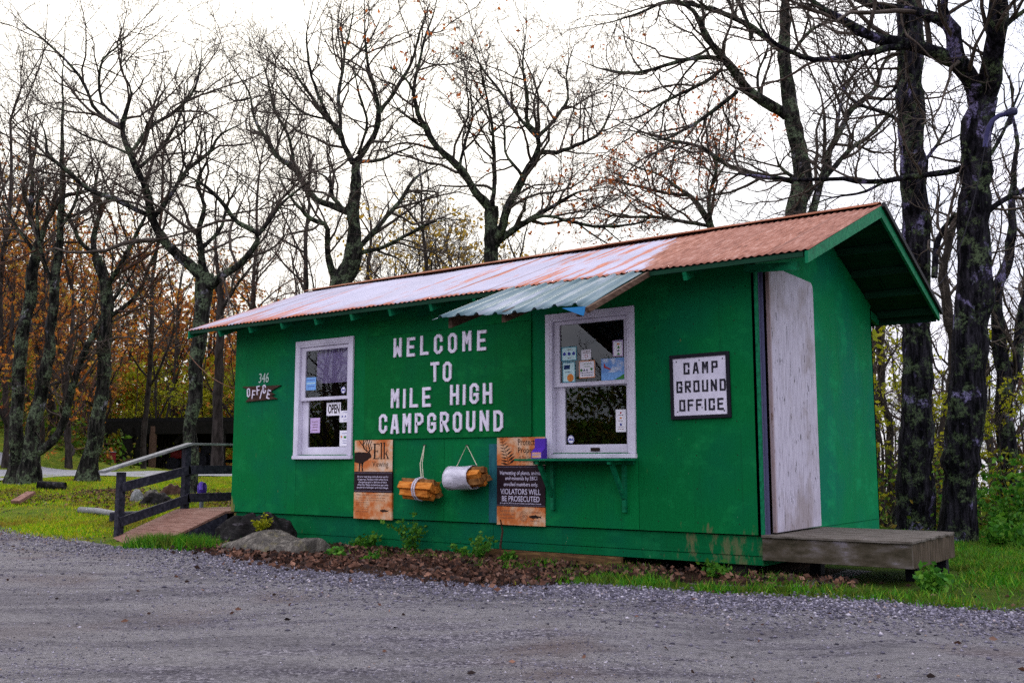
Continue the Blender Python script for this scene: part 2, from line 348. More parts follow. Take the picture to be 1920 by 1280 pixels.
def bark(name, dark, mid, lich, pale, la=.56, pa=.66, scale=1.):
    m, nt, b = newmat(name); g = noise(nt, 17*scale, 6, .72, (1, 1, .16), dist=.25); l = noise(nt, 4.2*scale, 6, .7); p_ = noise(nt, 2.6*scale, 5, .65, (1, 1, .7), dist=.4)
    sp = noise(nt, 30*scale, 4, .7)
    c = ramp(nt, g, [(.42, dark), (.52, tuple(.45*(a+b_) for a, b_ in zip(dark, mid))), (.68, tuple(1.5*a for a in mid))])
    c = mixc(nt, math_(nt, 'MULTIPLY', maprange(nt, l, la, la+.1), maprange(nt, sp, .40, .56)), c, lich)
    c = mixc(nt, math_(nt, 'MULTIPLY', maprange(nt, p_, pa, pa+.07), maprange(nt, sp, .38, .6)), c, pale)
    nt.links.new(c, b.inputs['Base Color']); b.inputs['Roughness'].default_value = .9; b.inputs['Specular IOR Level'].default_value = .03
    h = math_(nt, 'ADD', g, math_(nt, 'MULTIPLY', sp, .4)); bump(nt, b, h, 1.0, .05); return m
M['bark_lichen'] = bark('lichen_bark', (.006, .006, .006), (.048, .044, .040), (.13, .165, .10), (.30, .28, .34), .48, .60)
M['bark_dark'] = bark('dark_mossy_bark', (.003, .003, .004), (.030, .027, .036), (.085, .115, .06), (.22, .19, .36), .51, .575)
M['bark_far'] = pm('far_bark', [(.35, (.012, .009, .008)), (.65, (.045, .036, .032))], 12, (1, 1, .3), .9, .4, .02)
M['twig'] = pm('twig_bark', [(.35, (.03, .023, .019)), (.65, (.105, .082, .068))], 5, rough=.9, bmp=0)
M['twig_red'] = pm('reddish_twig_bark', [(.35, (.045, .022, .015)), (.65, (.13, .07, .05))], 5, rough=.9, bmp=0)
M['leaf_orange'] = island_mat('orange_leaves', [(0, (.42, .09, .012)), (.4, (.60, .15, .02)), (.75, (.62, .22, .05)), (1, (.34, .07, .02))], .7, .3)
M['leaf_rust'] = island_mat('rust_leaves', [(0, (.20, .065, .012)), (.3, (.48, .13, .014)), (.6, (.54, .22, .03)), (.8, (.38, .27, .03)), (1, (.16, .055, .02))], .7, .3)
M['leaf_yellow'] = island_mat('yellow_leaves', [(0, (.45, .26, .02)), (.5, (.50, .33, .04)), (1, (.30, .20, .03))], .7, .35)
M['leaf_green'] = island_mat('yellow_green_leaves', [(0, (.16, .20, .004)), (.4, (.30, .32, .008)), (.75, (.42, .38, .015)), (1, (.13, .15, .006))], .65, .35)
M['leaf_fresh'] = island_mat('fresh_green_leaves', [(0, (.02, .10, .008)), (.5, (.05, .18, .012)), (1, (.12, .26, .02))], .6, .3)
M['leaf_under'] = island_mat('undergrowth_leaves', [(0, (.03, .08, .004)), (.4, (.07, .15, .006)), (.7, (.16, .11, .010)), (1, (.03, .05, .006))], .8, .2)
M['leaf_litter'] = island_mat('dead_leaves', [(0, (.012, .008, .008)), (.3, (.045, .022, .016)), (.55, (.085, .038, .024)), (.75, (.16, .075, .048)), (.9, (.24, .12, .08)), (1, (.10, .07, .06))], .85)
M['stone'] = island_mat('loose_gravel', [(0, (.035, .031, .042)), (.4, (.085, .077, .105)), (.7, (.15, .137, .18)), (.92, (.24, .22, .265)), (.97, (.40, .37, .42)), (1, (.22, .15, .11))], .85)
def patchy(m, col, scale, a, b_):
    nt = m.node_tree; bs = nt.nodes['Principled BSDF']; src = bs.inputs['Base Color'].links[0].from_socket
    c = mixc(nt, math_(nt, 'MULTIPLY', maprange(nt, noise(nt, scale, 5, .7), a, b_), .75), src, col)
    nt.links.new(c, bs.inputs['Base Color'])
    for n_ in nt.nodes:
        if n_.type == 'BSDF_TRANSLUCENT': nt.links.new(c, n_.inputs['Color'])
    return m
M['blade'] = island_mat('grass_blades', [(0, (.07, .23, .002)), (.35, (.18, .36, .003)), (.65, (.34, .46, .004)), (.88, (.55, .48, .010)), (1, (.38, .19, .04))], .7, .25)
M['blade_dark'] = island_mat('lush_grass_blades', [(0, (.012, .10, .003)), (.5, (.04, .20, .004)), (.85, (.12, .28, .008)), (1, (.28, .26, .03))], .7, .25)
patchy(M['blade'], (.22, .12, .025), 1.3, .46, .64); patchy(M['blade_dark'], (.075, .075, .012), 2.6, .44, .64)
M['boulder'] = bark('boulder_stone', (.075, .067, .06), (.185, .165, .14), (.15, .13, .075), (.13, .12, .155), .55, .68, .8)
M['oldlog'] = pm('rotten_log', [(.35, (.003, .003, .003)), (.58, (.014, .012, .012)), (.74, (.09, .08, .09))], 9, (.5, 2, 2), .85, .9, .03, 7)
def ground_mat():
    m, nt, b = newmat('ground_mix')
    at = nt.nodes.new('ShaderNodeVertexColor'); at.layer_name = 'zone'
    sp = nt.nodes.new('ShaderNodeSeparateColor'); nt.links.new(at.outputs['Color'], sp.inputs[0])
    edge = math_(nt, 'MULTIPLY', math_(nt, 'SUBTRACT', noise(nt, 5, 5, .7), .5), 1.1)
    lawn = maprange(nt, math_(nt, 'ADD', sp.outputs[0], edge), .4, .6)
    litter = maprange(nt, math_(nt, 'ADD', sp.outputs[1], edge), .4, .6)
    vo = nt.nodes.new('ShaderNodeTexVoronoi'); vo.inputs['Scale'].default_value = 62
    tc = nt.nodes.new('ShaderNodeTexCoord'); nt.links.new(tc.outputs['Object'], vo.inputs['Vector'])
    vs = nt.nodes.new('ShaderNodeSeparateColor'); nt.links.new(vo.outputs['Color'], vs.inputs[0])
    peb = ramp(nt, vs.outputs[0], [(0, (.065, .058, .072)), (.5, (.145, .130, .155)), (.8, (.24, .22, .25)), (1, (.40, .37, .40))])
    fine = noise(nt, 48, 8, .85); dust = ramp(nt, fine, [(.3, (.070, .064, .068)), (.48, (.205, .190, .198)), (.72, (.43, .405, .415))])
    tr = noise(nt, .55, 5, .62, (1.0, 2.6, 1), dist=1.0, turn=-36.8)
    c = mixc(nt, maprange(nt, tr, .36, .54), peb, dust)
    dk = noise(nt, .62, 3, .55, (.8, 3.4, 1), dist=.8, turn=-36.8)
    c = mixc(nt, math_(nt, 'MULTIPLY', maprange(nt, dk, .46, .64), .6), c, mixc(nt, .5, peb, (.035, .031, .040)))
    mo = noise(nt, 9, 6, .75, (1, 1.6, 1), turn=-36.8); c = mixc(nt, math_(nt, 'MULTIPLY', maprange(nt, mo, .50, .66), .55), c, (.045, .041, .047))
    rb = noise(nt, .5, 3, .6); c = mixc(nt, math_(nt, 'MULTIPLY', maprange(nt, rb, .50, .68), .5), c, (.13, .085, .07))
    soil = ramp(nt, noise(nt, 14, 6, .7), [(.3, (.012, .008, .006)), (.55, (.05, .026, .016)), (.75, (.11, .05, .028))])
    gn = noise(nt, 3, 6, .7)
    grass = ramp(nt, gn, [(.3, (.045, .085, .004)), (.48, (.11, .16, .006)), (.62, (.19, .19, .012)), (.75, (.18, .10, .03))])
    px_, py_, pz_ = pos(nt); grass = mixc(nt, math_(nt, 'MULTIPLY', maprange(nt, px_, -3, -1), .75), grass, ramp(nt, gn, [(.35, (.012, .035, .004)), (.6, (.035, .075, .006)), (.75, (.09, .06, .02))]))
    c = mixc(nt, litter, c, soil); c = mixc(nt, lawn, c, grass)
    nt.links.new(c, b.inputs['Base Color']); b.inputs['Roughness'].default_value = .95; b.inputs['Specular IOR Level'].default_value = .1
    h = math_(nt, 'ADD', math_(nt, 'MULTIPLY', vo.outputs['Distance'], -.9), math_(nt, 'MULTIPLY', fine, 1.2))
    md_ = noise(nt, 5.5, 6, .7, (1, 2, 1), turn=-36.8); h = math_(nt, 'ADD', h, math_(nt, 'MULTIPLY', md_, 2.5))
    bump(nt, b, h, .9, .03); return m
M['ground'] = ground_mat()
M['road'] = pm('gravel_road', [(.3, (.12, .12, .13)), (.55, (.22, .22, .23)), (.75, (.33, .32, .33))], 9, (1, 1, 1), .9, .4, .02, 7)
# ------------------------------------------------------------------ ground
def smooth(a, b, x): t = np.clip((x-a)/(b-a), 0, 1); return t*t*(3-2*t)
def H(x, y):
    x = np.asarray(x, float); y = np.asarray(y, float)
    dx, dy = x-CAM[0], y-CAM[1]
    d = dx*-.599 + dy*.8; u = dx*.8 + dy*.6
    left = smooth(1.5, -3.5, u - (d-13)*.0)
    prof = np.interp(d, [12.4, 13.2, 15, 17, 19, 22, 24, 26, 30, 40, 60, 90], [0, .05, .27, .47, .60, .64, .66, .685, .765, .74, .85, 2.])
    bank = smooth(-.415, -.50, u/np.maximum(d, 5))*smooth(29.8, 35, d)*1.5 + smooth(45, 60, d)*smooth(0, -9, u)*1.2
    drop = smooth(14.5, 34, d)*smooth(-2, 3, u)*-7
    far = smooth(50, 200, d)*smooth(-12, 5, u)*-40
    w_ = .025*np.sin(x*1.3+.4*y)*np.cos(y*1.1-.7*x) + .012*np.sin(3.1*x+1.7*y)
    near = smooth(.1, -.6, y)
    return left*prof + bank*1. + drop + far + w_*np.where(d < 60, 1, 0)*np.where((x > -7.6) & (x < 1.4) & (y > -.3) & (y < 3.6), .0, 1.)
EDGE = np.array([(-60,-6.),(-14,-2.2),(-10.4,-1.5),(-8.3,-1.45),(-6.8,-1.25),(-5.6,-1.5),(-4.25,-1.85),(-3.2,-2.05),(-2.2,-2.0),(-1.6,-1.75),(-1.1,-1.3),(0,-1.2),(1.1,-1.0),(2.1,-.75),(4,-.1),(9,1.5),(60,12)])
def edge_y(x): return np.interp(x, EDGE[:, 0], EDGE[:, 1])
def axis(fine0, fine1, step, lo, hi):
    a = list(np.arange(fine0, fine1, step)); s = step; v = fine0
    pre = []
    while v > lo: s *= 1.25; v -= s; pre.append(v)
    s = step; v = a[-1]
    while v < hi: s *= 1.25; v += s; a.append(v)
    return np.array(pre[::-1] + a)
gx = axis(-14, 6, .11, -900, 900); gy = axis(-7, 4.5, .11, -700, 1500)
X, Y = np.meshgrid(gx, gy); Z = H(X, Y)
V = np.stack([X, Y, Z], -1).reshape(-1, 3); nx, ny = len(gx), len(gy)
ii, jj = np.meshgrid(np.arange(nx-1), np.arange(ny-1)); b_ = (jj*nx+ii).ravel()
ground = fast('ground', V, np.stack([b_, b_+1, b_+nx+1, b_+nx], -1), M['ground'], smooth=True)
d_in = Y - edge_y(X)
lit = smooth(-.1, .15, d_in)*((X > -7.4) & (X < .35))
strip = smooth(-.05, .2, d_in)*smooth(-1.5, -1.0, X)*smooth(-.40, -.60, Y)
lawn = np.maximum(np.maximum(smooth(-.1, .25, d_in)*((X < -7.35) | (X > .6)), strip), ((Y > 1.2)*1.))
lawn = np.where((X > -7.35) & (X < 0) & (Y > -.1) & (Y < 3.5), 0, lawn)
lit = lit*(1-lawn)
ca = ground.data.color_attributes.new('zone', 'FLOAT_COLOR', 'POINT')
ca.data.foreach_set('color', np.stack([lawn, lit, lawn*0, lawn*0+1], -1).astype(np.float32).ravel())
tag(ground, 'ground of compacted gray gravel with lawn and dead leaves around the shed', 'ground', kind='structure')
# the side lane behind the lawn: follows the ground
rows = []
for px in np.linspace(-500, 900, 90):
    lf_ = float(smooth(190, -60, px))
    for k, d in enumerate(np.linspace(24.4 - 4.6*lf_ + .3*sin(px*.02), 29.6 + 2.5*lf_ + .4*sin(px*.013+1), 8)):
        q = CAM + d*np.array([-.599, .8, 0]) + (px-960)/FPX*d*np.array([.8, .6, 0]); rows.append((q[0], q[1], float(H(q[0], q[1])) + .03))
b_ = (np.arange(89)[:, None]*8 + np.arange(7)[None]).ravel()
tag(fast('road', rows, np.stack([b_, b_+8, b_+9, b_+1], -1), M['road'], smooth=True), 'pale gravel lane crossing behind the lawn at the left', 'road', kind='structure')

# ------------------------------------------------------------------ the green shed
L, D, Z0, ZT = 7.353, 3.388, .37, 2.80
ROOFP = .43                                     # eave overhang
EZ, RZ, YR = 2.76, 3.59, D/2                    # eave and ridge heights of the roof skin
XL, XR = -L-.479, .666
SL = (RZ-EZ)/(YR+ROOFP)
def roofz(y): return EZ + (y+ROOFP)*SL if y <= YR else RZ - (y-YR)*SL
shed = empty('green_shed', (0, 0, 0), 'long green plywood shed with rusty corrugated gable roof on the gravel lot', 'shed')
HOLES = [(-6.075, -5.155, 1.10, 2.465), (-2.225, -1.29, 1.10, 2.465)]
def wall_cells(mb, xs, zs, holes, y0, y1, to=lambda a, y, z: (a, y, z)):
    inside = lambda a, z: any(h[0] < a < h[1] and h[2] < z < h[3] for h in holes)
    nx_, nz = len(xs)-1, len(zs)-1
    solid = [[not inside((xs[i]+xs[i+1])/2, (zs[j]+zs[j+1])/2) for j in range(nz)] for i in range(nx_)]
    for i in range(nx_):
        for j in range(nz):
            if not solid[i][j]: continue
            a, b, c, d = xs[i], xs[i+1], zs[j], zs[j+1]
            mb.add([to(a,y0,c), to(b,y0,c), to(b,y0,d), to(a,y0,d)], [(0,1,2,3)])
            mb.add([to(a,y1,c), to(b,y1,c), to(b,y1,d), to(a,y1,d)], [(3,2,1,0)])
            for di, dj, q in ((-1,0,[(a,c),(a,d)]), (1,0,[(b,d),(b,c)]), (0,-1,[(b,c),(a,c)]), (0,1,[(a,d),(b,d)])):
                I, J = i+di, j+dj
                if I < 0 or J < 0 or I >= nx_ or J >= nz or not solid[I][J]:
                    (p0, q0), (p1, q1) = q
                    mb.add([to(p0,y0,q0), to(p1,y0,q1), to(p1,y1,q1), to(p0,y1,q0)], [(0,1,2,3)])
# front wall: plywood sheets with open seams, window openings
seams = [-6.10, -3.665, -1.22]
sh = [(s-.0025, s+.0025, Z0, 1.045) for s in (-6.10,)] + [(-3.667, -3.662, Z0, 1.27), (-1.2225, -1.2175, Z0, 1.045)]
sh += [(-4.872, -4.868, 2.482, ZT)]
xs = sorted({-L, 0, *[h[0] for h in HOLES+sh], *[h[1] for h in HOLES+sh]}); zs = sorted({Z0, ZT, *[h[2] for h in HOLES+sh], *[h[3] for h in HOLES+sh]})
mb = MB(); wall_cells(mb, xs, zs, HOLES+sh, 0, .02); mb.build('front_wall', M['siding'], shed)
# backing and the room behind the glass
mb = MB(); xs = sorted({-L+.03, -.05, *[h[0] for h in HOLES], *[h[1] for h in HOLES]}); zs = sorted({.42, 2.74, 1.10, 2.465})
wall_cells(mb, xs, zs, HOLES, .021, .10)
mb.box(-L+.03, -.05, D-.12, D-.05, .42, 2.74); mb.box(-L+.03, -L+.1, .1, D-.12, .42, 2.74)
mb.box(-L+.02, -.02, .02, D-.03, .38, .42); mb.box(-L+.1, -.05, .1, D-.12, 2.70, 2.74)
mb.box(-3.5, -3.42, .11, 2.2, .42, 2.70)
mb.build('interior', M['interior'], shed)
mb = MB(); mb.box(-2.9, -.6, .9, 1.25, 2.60, 2.695); mb.build('ceiling_fixture', M['paper'], shed)
# end walls
def pent(x0, x1, mb, ys0, ys1, zlow):
    ys = [ys0] + ([YR] if ys0 < YR < ys1 else []) + [ys1]
    top = [(y, roofz(y)-.09) for y in ys]
    poly = [(ys0, zlow), (ys1, zlow)] + top[::-1]
    mb.prism(poly, lambda u, v, d: (d, u, v), x1, x0)
mb = MB(); pent(-.03, 0, mb, 1.02, D, Z0)
mb.prism([(0, Z0), (.045, Z0), (.045, 2.72), (1.02, 2.72), (1.02, roofz(1.02)-.09), (0, roofz(0)-.09)], lambda u, v, d: (d, u, v), 0, -.03)
mb.build('gable_wall', M['gable'], shed)
mb = MB(); pent(-L, -L+.028, mb, .021, D-.03, Z0); mb.build('far_gable_wall', M['gable'], shed)
mb = MB(); mb.box(-L, 0, D-.028, D, Z0, ZT); mb.build('back_wall', M['gable'], shed)
# door recess jambs and the weathered slab
mb = MB(); mb.box(-.12, .022, .047, .062, Z0, 2.74); mb.box(-.10, .045, .078, .092, Z0, 2.72); mb.build('door_jamb', M['slate'], shed)
door = MB(); out = [(.105, .388), (1.225, .394), (1.225, 2.70), (1.21, 2.75), (1.17, 2.775), (.105, 2.785)]
door.prism(out, lambda u, v, d: (d, u, v), .098, .062); door.build('door', M['door'], shed, bevel=.004)
# foot boards
mb = MB(); mb.box(-L+.03, -3.0, .030, .05, .135, .358); mb.box(-2.996, -.003, .030, .05, .185, .358)
mb.box(-L+.03, -3.0, .036, .055, .02, .132); mb.box(-2.995, -.004, .036, .055, .105, .181)
mb.build('skirt_board', M['skirt'], shed, bevel=.003)
mb = MB(); mb.box(-.03, -.006, .05, D-.01, .10, .366); mb.build('gable_skirt_board', M['gable'], shed)
mb = MB(); mb.box(-L+.05, -L+.25, .05, .25, -.1, .37)
for x in (-4.9, -2.45, -.3): mb.box(x-.1, x+.1, .12, .32, -.1, .37); mb.box(x-.1, x+.1, D-.3, D-.1, -.1, .37)
mb.box(-L+.1, -.1, .3, 3.2, .12, .36)
mb.build('foundation', M['roofedge'], shed)
mb = MB(); mb.box(.001, .018, -.012, .044, Z0, roofz(.0)-.1); mb.build('corner_trim', M['trim'], shed, bevel=.002)

# roof: corrugated skins, ridge cap, rafters, barge boards
def skin(y0, y1, name, mat, x0=XL, x1=XR, lift=0.):
    n = int((x1-x0)/.0676*8); xs_ = np.linspace(x0, x1, n); m_ = 10
    ys_ = np.linspace(y0, y1, m_); rng = np.random.default_rng(3)
    sag = .018*np.sin((xs_-XL)/(XR-XL)*pi*1.0) + .006*np.sin(xs_*2.1)
    wav = .0062*np.sin((xs_-x0)/.0676*2*pi)
    V = np.zeros((m_, n, 3)); V[..., 0] = xs_; V[..., 1] = ys_[:, None]
    z = np.array([roofz(y) for y in ys_])
    V[..., 2] = z[:, None] + lift + wav - sag*(1-abs(ys_[:, None]-YR)/2.2) + (np.floor((xs_-x0)/.608) % 2)*.004
    f = np.abs(ys_ - (-ROOFP)) < 1e-6
    V[0, :, 1] += .006*np.sin(xs_*1.7+1)
    b_ = (np.arange(m_-1)[:, None]*n + np.arange(n-1)[None]).ravel()
    o = fast(name, V.reshape(-1, 3), np.stack([b_, b_+1, b_+n+1, b_+n], -1), mat, shed, True)
    md = o.modifiers.new('solid', 'SOLIDIFY'); md.thickness = .003; return o
front = skin(-ROOFP, YR, 'roof_sheet', M['roof']); back = skin(D+ROOFP, YR, 'roof_sheet', M['roof'])
mb = MB()
for a, b_ in ((XL+.01, -5.2), (-5.26, -2.6), (-2.66, XR-.01)):
    lf = .012 if a > -5.3 and a < -5 else .016
    mb.add([(a, YR-.13, RZ-.035+lf), (b_, YR-.13, RZ-.04+lf), (b_, YR, RZ+.012+lf), (a, YR, RZ+.012+lf)], [(0,1,2,3)])
    mb.add([(a, YR, RZ+.012+lf), (b_, YR, RZ+.012+lf), (b_, YR+.13, RZ-.035+lf), (a, YR+.13, RZ-.035+lf)], [(0,1,2,3)])
mb.build('ridge_cap', M['rust'], shed, solid=.004)
th = math.atan(SL)
for i in range(12):
    x = -.49 - .61*i
    mb = MB()
    if abs(x+1.71) < .4: pass
    a = (x, -ROOFP+.035, roofz(-ROOFP+.035)-.10); b_ = (x, -.002, roofz(-.002)-.10)
    mb.bar(a, b_, .04, .09); mb.build('rafter_tail', M['trim'], shed, bevel=.003)
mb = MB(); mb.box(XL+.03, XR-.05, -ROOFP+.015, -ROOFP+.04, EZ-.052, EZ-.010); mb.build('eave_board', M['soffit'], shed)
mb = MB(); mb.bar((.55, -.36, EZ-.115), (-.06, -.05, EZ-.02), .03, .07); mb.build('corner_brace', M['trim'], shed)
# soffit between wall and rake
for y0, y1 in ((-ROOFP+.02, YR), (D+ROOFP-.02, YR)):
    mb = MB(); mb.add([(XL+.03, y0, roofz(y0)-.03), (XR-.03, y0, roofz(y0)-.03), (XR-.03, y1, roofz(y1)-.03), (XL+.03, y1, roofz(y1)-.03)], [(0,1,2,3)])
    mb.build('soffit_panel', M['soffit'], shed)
for k in range(5):
    for sgn in (1, -1):
        y = YR + sgn*(.16 + k*.45)
        if sgn < 0 and k == 4: continue
        mb = MB(); mb.box(.002, XR-.03, y-.02, y+.02, roofz(y)-.115, roofz(y)-.035); mb.build('lookout', M['soffit'], shed)
for x in (.24,):
    for k in range(4): mb = MB(); y = YR + .30 + k*.45; mb.bar((x, y, roofz(y)-.045), (x, y+.26, roofz(y+.26)-.045), .016, .015); mb.build('soffit_batten', M['soffit'], shed)
for x0, nm in ((XR-.032, 'barge_board'), (XL+.002, 'barge_board')):
    for sgn in (-1, 1):
        ya, yb = YR, YR + sgn*(YR+ROOFP-.0)
        poly = [(ya, RZ-.012), (ya, RZ-.135), (yb, EZ-.115), (yb, EZ-.012)]
        if sgn > 0: poly = poly[::-1]
        mb = MB(); mb.prism(poly, lambda u, v, d: (d, u, v), x0+.028, x0); mb.build(nm, M['trim'], shed, bevel=.003)
mb = MB(); mb.bar((XR+.012, YR+.02, RZ+.002), (XR+.012, D+ROOFP+.03, EZ-.012), .03, .05); mb.build('drip_edge', M['roofedge'], shed)
mb = MB(); mb.box(XL+.03, XR-.04, D+ROOFP-.04, D+ROOFP-.015, EZ-.12, EZ-.012); mb.build('back_eave_board', M['soffit'], shed)
mb = MB(); mb.bar((-.02, D+.01, roofz(D)-.2), (-.02, D+.30, roofz(D+.3)-.13), .04, .09); mb.build('rafter_tail', M['trim'], shed)

# sash windows
def window(x0, x1, z0, z1, gu, gl, name='window'):
    c = .058
    mb = MB(); mb.box(x0, x0+c, -.03, -.001, z0+.045, z1-.001); mb.box(x1-c, x1, -.03, -.001, z0+.045, z1-.001)
    mb.box(x0+c, x1-c, -.028, -.001, z1-c, z1-.002)
    fr = mb.build('window', M['white'], shed, bevel=.004)
    mb = MB(); mb.box(x0+c, x0+c+.02, -.026, .095, z0+.05, z1-c); mb.box(x1-c-.02, x1-c, -.026, .095, z0+.05, z1-c); mb.box(x0+c+.02, x1-c-.02, -.02, .095, z1-c-.022, z1-c)
    mb.build('jamb', M['white'], fr)
    mb = MB(); mb.box(x0-.005, x1+.005, -.045, .06, z0, z0+.044); mb.build('sill', M['white'], fr, bevel=.005)
    def sash(xa, xb, za, zb, g, y0, y1, nm):
        m_ = MB(); m_.box(xa, g[0], y0, y1, za, zb); m_.box(g[1], xb, y0, y1, za, zb)
        m_.box(g[0], g[1], y0+.001, y1-.001, g[3], zb); m_.box(g[0], g[1], y0+.001, y1-.001, za, g[2])
        m_.build('sash', M['white'], fr, bevel=.003)
        m_ = MB(); y = (y0+y1)/2; m_.add([(g[0]-.004, y, g[2]-.004), (g[1]+.004, y, g[2]-.004), (g[1]+.004, y, g[3]+.004), (g[0]-.004, y, g[3]+.004)], [(0,1,2,3)])
        m_.build('pane', M['glass'], fr)
    xa, xb = x0+c+.021, x1-c-.021
    sash(xa, xb, gu[2]-.04, z1-c-.024, gu, .005, .040, 'up')
    sash(xa+.002, xb-.002, z0+.046, gl[3]+.02, gl, .045, .080, 'low')
    return fr
win_a = window(-6.13, -5.10, 1.045, 2.52, (-5.975, -5.225, 1.807, 2.392), (-5.945, -5.23, 1.193, 1.768))
win_b = window(-2.282, -1.237, 1.045, 2.522, (-2.125, -1.365, 1.807, 2.400), (-2.09, -1.37, 1.182, 1.757))
mb = MB()
for k in range(21): z = 1.985 + k*.0235; mb.box(-5.87, -5.2, .104, .106, z, z+.0205)
bl = mb.build('blind', M['blind'], win_a)
mb = MB(); mb.box(-1.78, -1.68, .035, .046, 1.115, 1.15); mb.build('sash_lock', M['ink'], win_b)
# counter shelf on two brackets
mb = MB(); mb.box(-2.46, -1.225, -.33, -.032, 1.018, 1.040); mb.box(-2.44, -1.26, -.03, -.004, .985, 1.017)
cs = mb.build('counter_shelf', M['trim'], shed, bevel=.003)
for x in (-2.20, -1.365):
    mb = MB(); mb.box(x-.02, x+.02, -.042, -.002, .53, .985); mb.box(x-.019, x+.019, -.31, -.043, .985, 1.016)
    mb.bar((x, -.25, .985), (x, -.04, .67), .036, .045, up=(0, 1, .2)); mb.build('bracket', M['trim'], cs, bevel=.003)
# awning of blue ribbed sheet
A0, A1 = np.array([-2.45, -.47, 2.735]), np.array([-.88, -.47, 2.735]); B0, B1 = np.array([-2.47, -1.58, 2.305]), np.array([-.875, -1.44, 2.305])
prof = [(0, 0), (.26, .004), (.34, .028), (.44, .030), (.52, .004), (.70, .008), (.78, .002), (.84, .0)]
us = []; 
for r in range(8):
    for a, h in prof: us.append(((r + a/.86)/8.0, h))
us = [(u, h) for u, h in us if u <= 1.0]; n = len(us); V = []
for j, t in enumerate(np.linspace(0, 1, 6)):
    for u, h in us:
        p_ = (A0*(1-u)+A1*u)*(1-t) + (B0*(1-u)+B1*u)*t
        droop = -.02*max(0, (u-.9)/.1)*t**3 + .012*sin(u*9)*t
        V.append(p_ + np.array([0, 0, h + droop]))
b_ = (np.arange(5)[:, None]*n + np.arange(n-1)[None]).ravel()
aw = fast('awning', V, np.stack([b_, b_+n, b_+n+1, b_+1], -1), M['awning'], shed)
md = aw.modifiers.new('solid', 'SOLIDIFY'); md.thickness = .003
mb = MB(); mb.bar((-.855, -.05, 2.885), (-.855, -1.46, 2.262), .035, .05); mb.build('awning_rafter', M['rawwood'], aw, bevel=.004)
for x in (-2.36, -1.74):
    mb = MB(); mb.add([(x-.02, -.48, 2.70), (x-.02, -1.45, 2.335), (x-.02, -1.45, 2.235), (x-.02, -.48, 2.60), (x+.02, -.48, 2.70), (x+.02, -1.45, 2.335), (x+.02, -1.45, 2.235), (x+.02, -.48, 2.60)],
        [(0,1,2,3),(7,6,5,4),(0,4,5,1),(1,5,6,2),(2,6,7,3),(3,7,4,0)]); mb.build('awning_rafter', M['rawwood'], aw)
mb = MB(); mb.box(-1.0, -.965, -1.40, -1.365, 2.23, 2.30); mb.build('awning_block', M['rawwood'], aw)
mb = MB(); mb.add([(-1.10, -1.470, 2.300), (-.872, -1.452, 2.295), (-.885, -1.470, 2.215), (-.94, -1.472, 2.235)], [(0,1,2,3)]); mb.build('folded_corner', M['tarp'], aw, solid=.004)
mb = MB(); mb.box(-3.035, -2.925, -.004, -.0005, .375, 1.20); mb.build('paint_patch', M['bluepaint'], shed)

# ------------------------------------------------------------------ writing
STROKES = {
 'C': [[(1,.72),(1,.86),(.68,1),(.32,1),(0,.86),(0,.14),(.32,0),(.68,0),(1,.14),(1,.28)]],
 'O': [[(.32,0),(.68,0),(1,.14),(1,.86),(.68,1),(.32,1),(0,.86),(0,.14),'c']],
 'W': [[(0,1),(0,0)], [(1,1),(1,0)], [(.04,.02),(.5,.42),(.96,.02)]], 'M': [[(0,0),(0,1)], [(1,0),(1,1)], [(.04,.98),(.5,.5),(.96,.98)]],
 'E': [[(0,0),(0,1)], [(.2,1),(1,1)], [(.2,.5),(.85,.5)], [(.2,0),(1,0)]], 'F': [[(0,0),(0,1)], [(.2,1),(1,1)], [(.2,.5),(.85,.5)]],
 'L': [[(0,0),(0,1)], [(.2,0),(1,0)]], 'T': [[(.5,0),(.5,.86)], [(0,1),(1,1)]], 'I': [[(.5,0),(.5,1)]], 'H': [[(0,0),(0,1)], [(1,0),(1,1)], [(.18,.5),(.82,.5)]],
 'N': [[(0,0),(0,1)], [(1,0),(1,1)], [(.06,.94),(.94,.06)]],
 'G': [[(1,.74),(1,.86),(.68,1),(.32,1),(0,.86),(0,.14),(.32,0),(.68,0),(1,.14),(1,.44),(.62,.44)]],
 'A': [[(0,0),(.34,1),(.66,1),(1,0)], [(.24,.27),(.76,.27)]], 'P': [[(0,0),(0,1),(.66,1),(1,.87),(1,.60),(.66,.46),(.2,.46)]],
 'R': [[(0,0),(0,1),(.66,1),(1,.87),(1,.60),(.66,.46),(.2,.46)], [(.5,.42),(1,0)]],
 'U': [[(0,1),(0,.14),(.32,0),(.68,0),(1,.14),(1,1)]], 'D': [[(0,0),(.62,0),(1,.16),(1,.84),(.62,1),(0,1),'c']]}
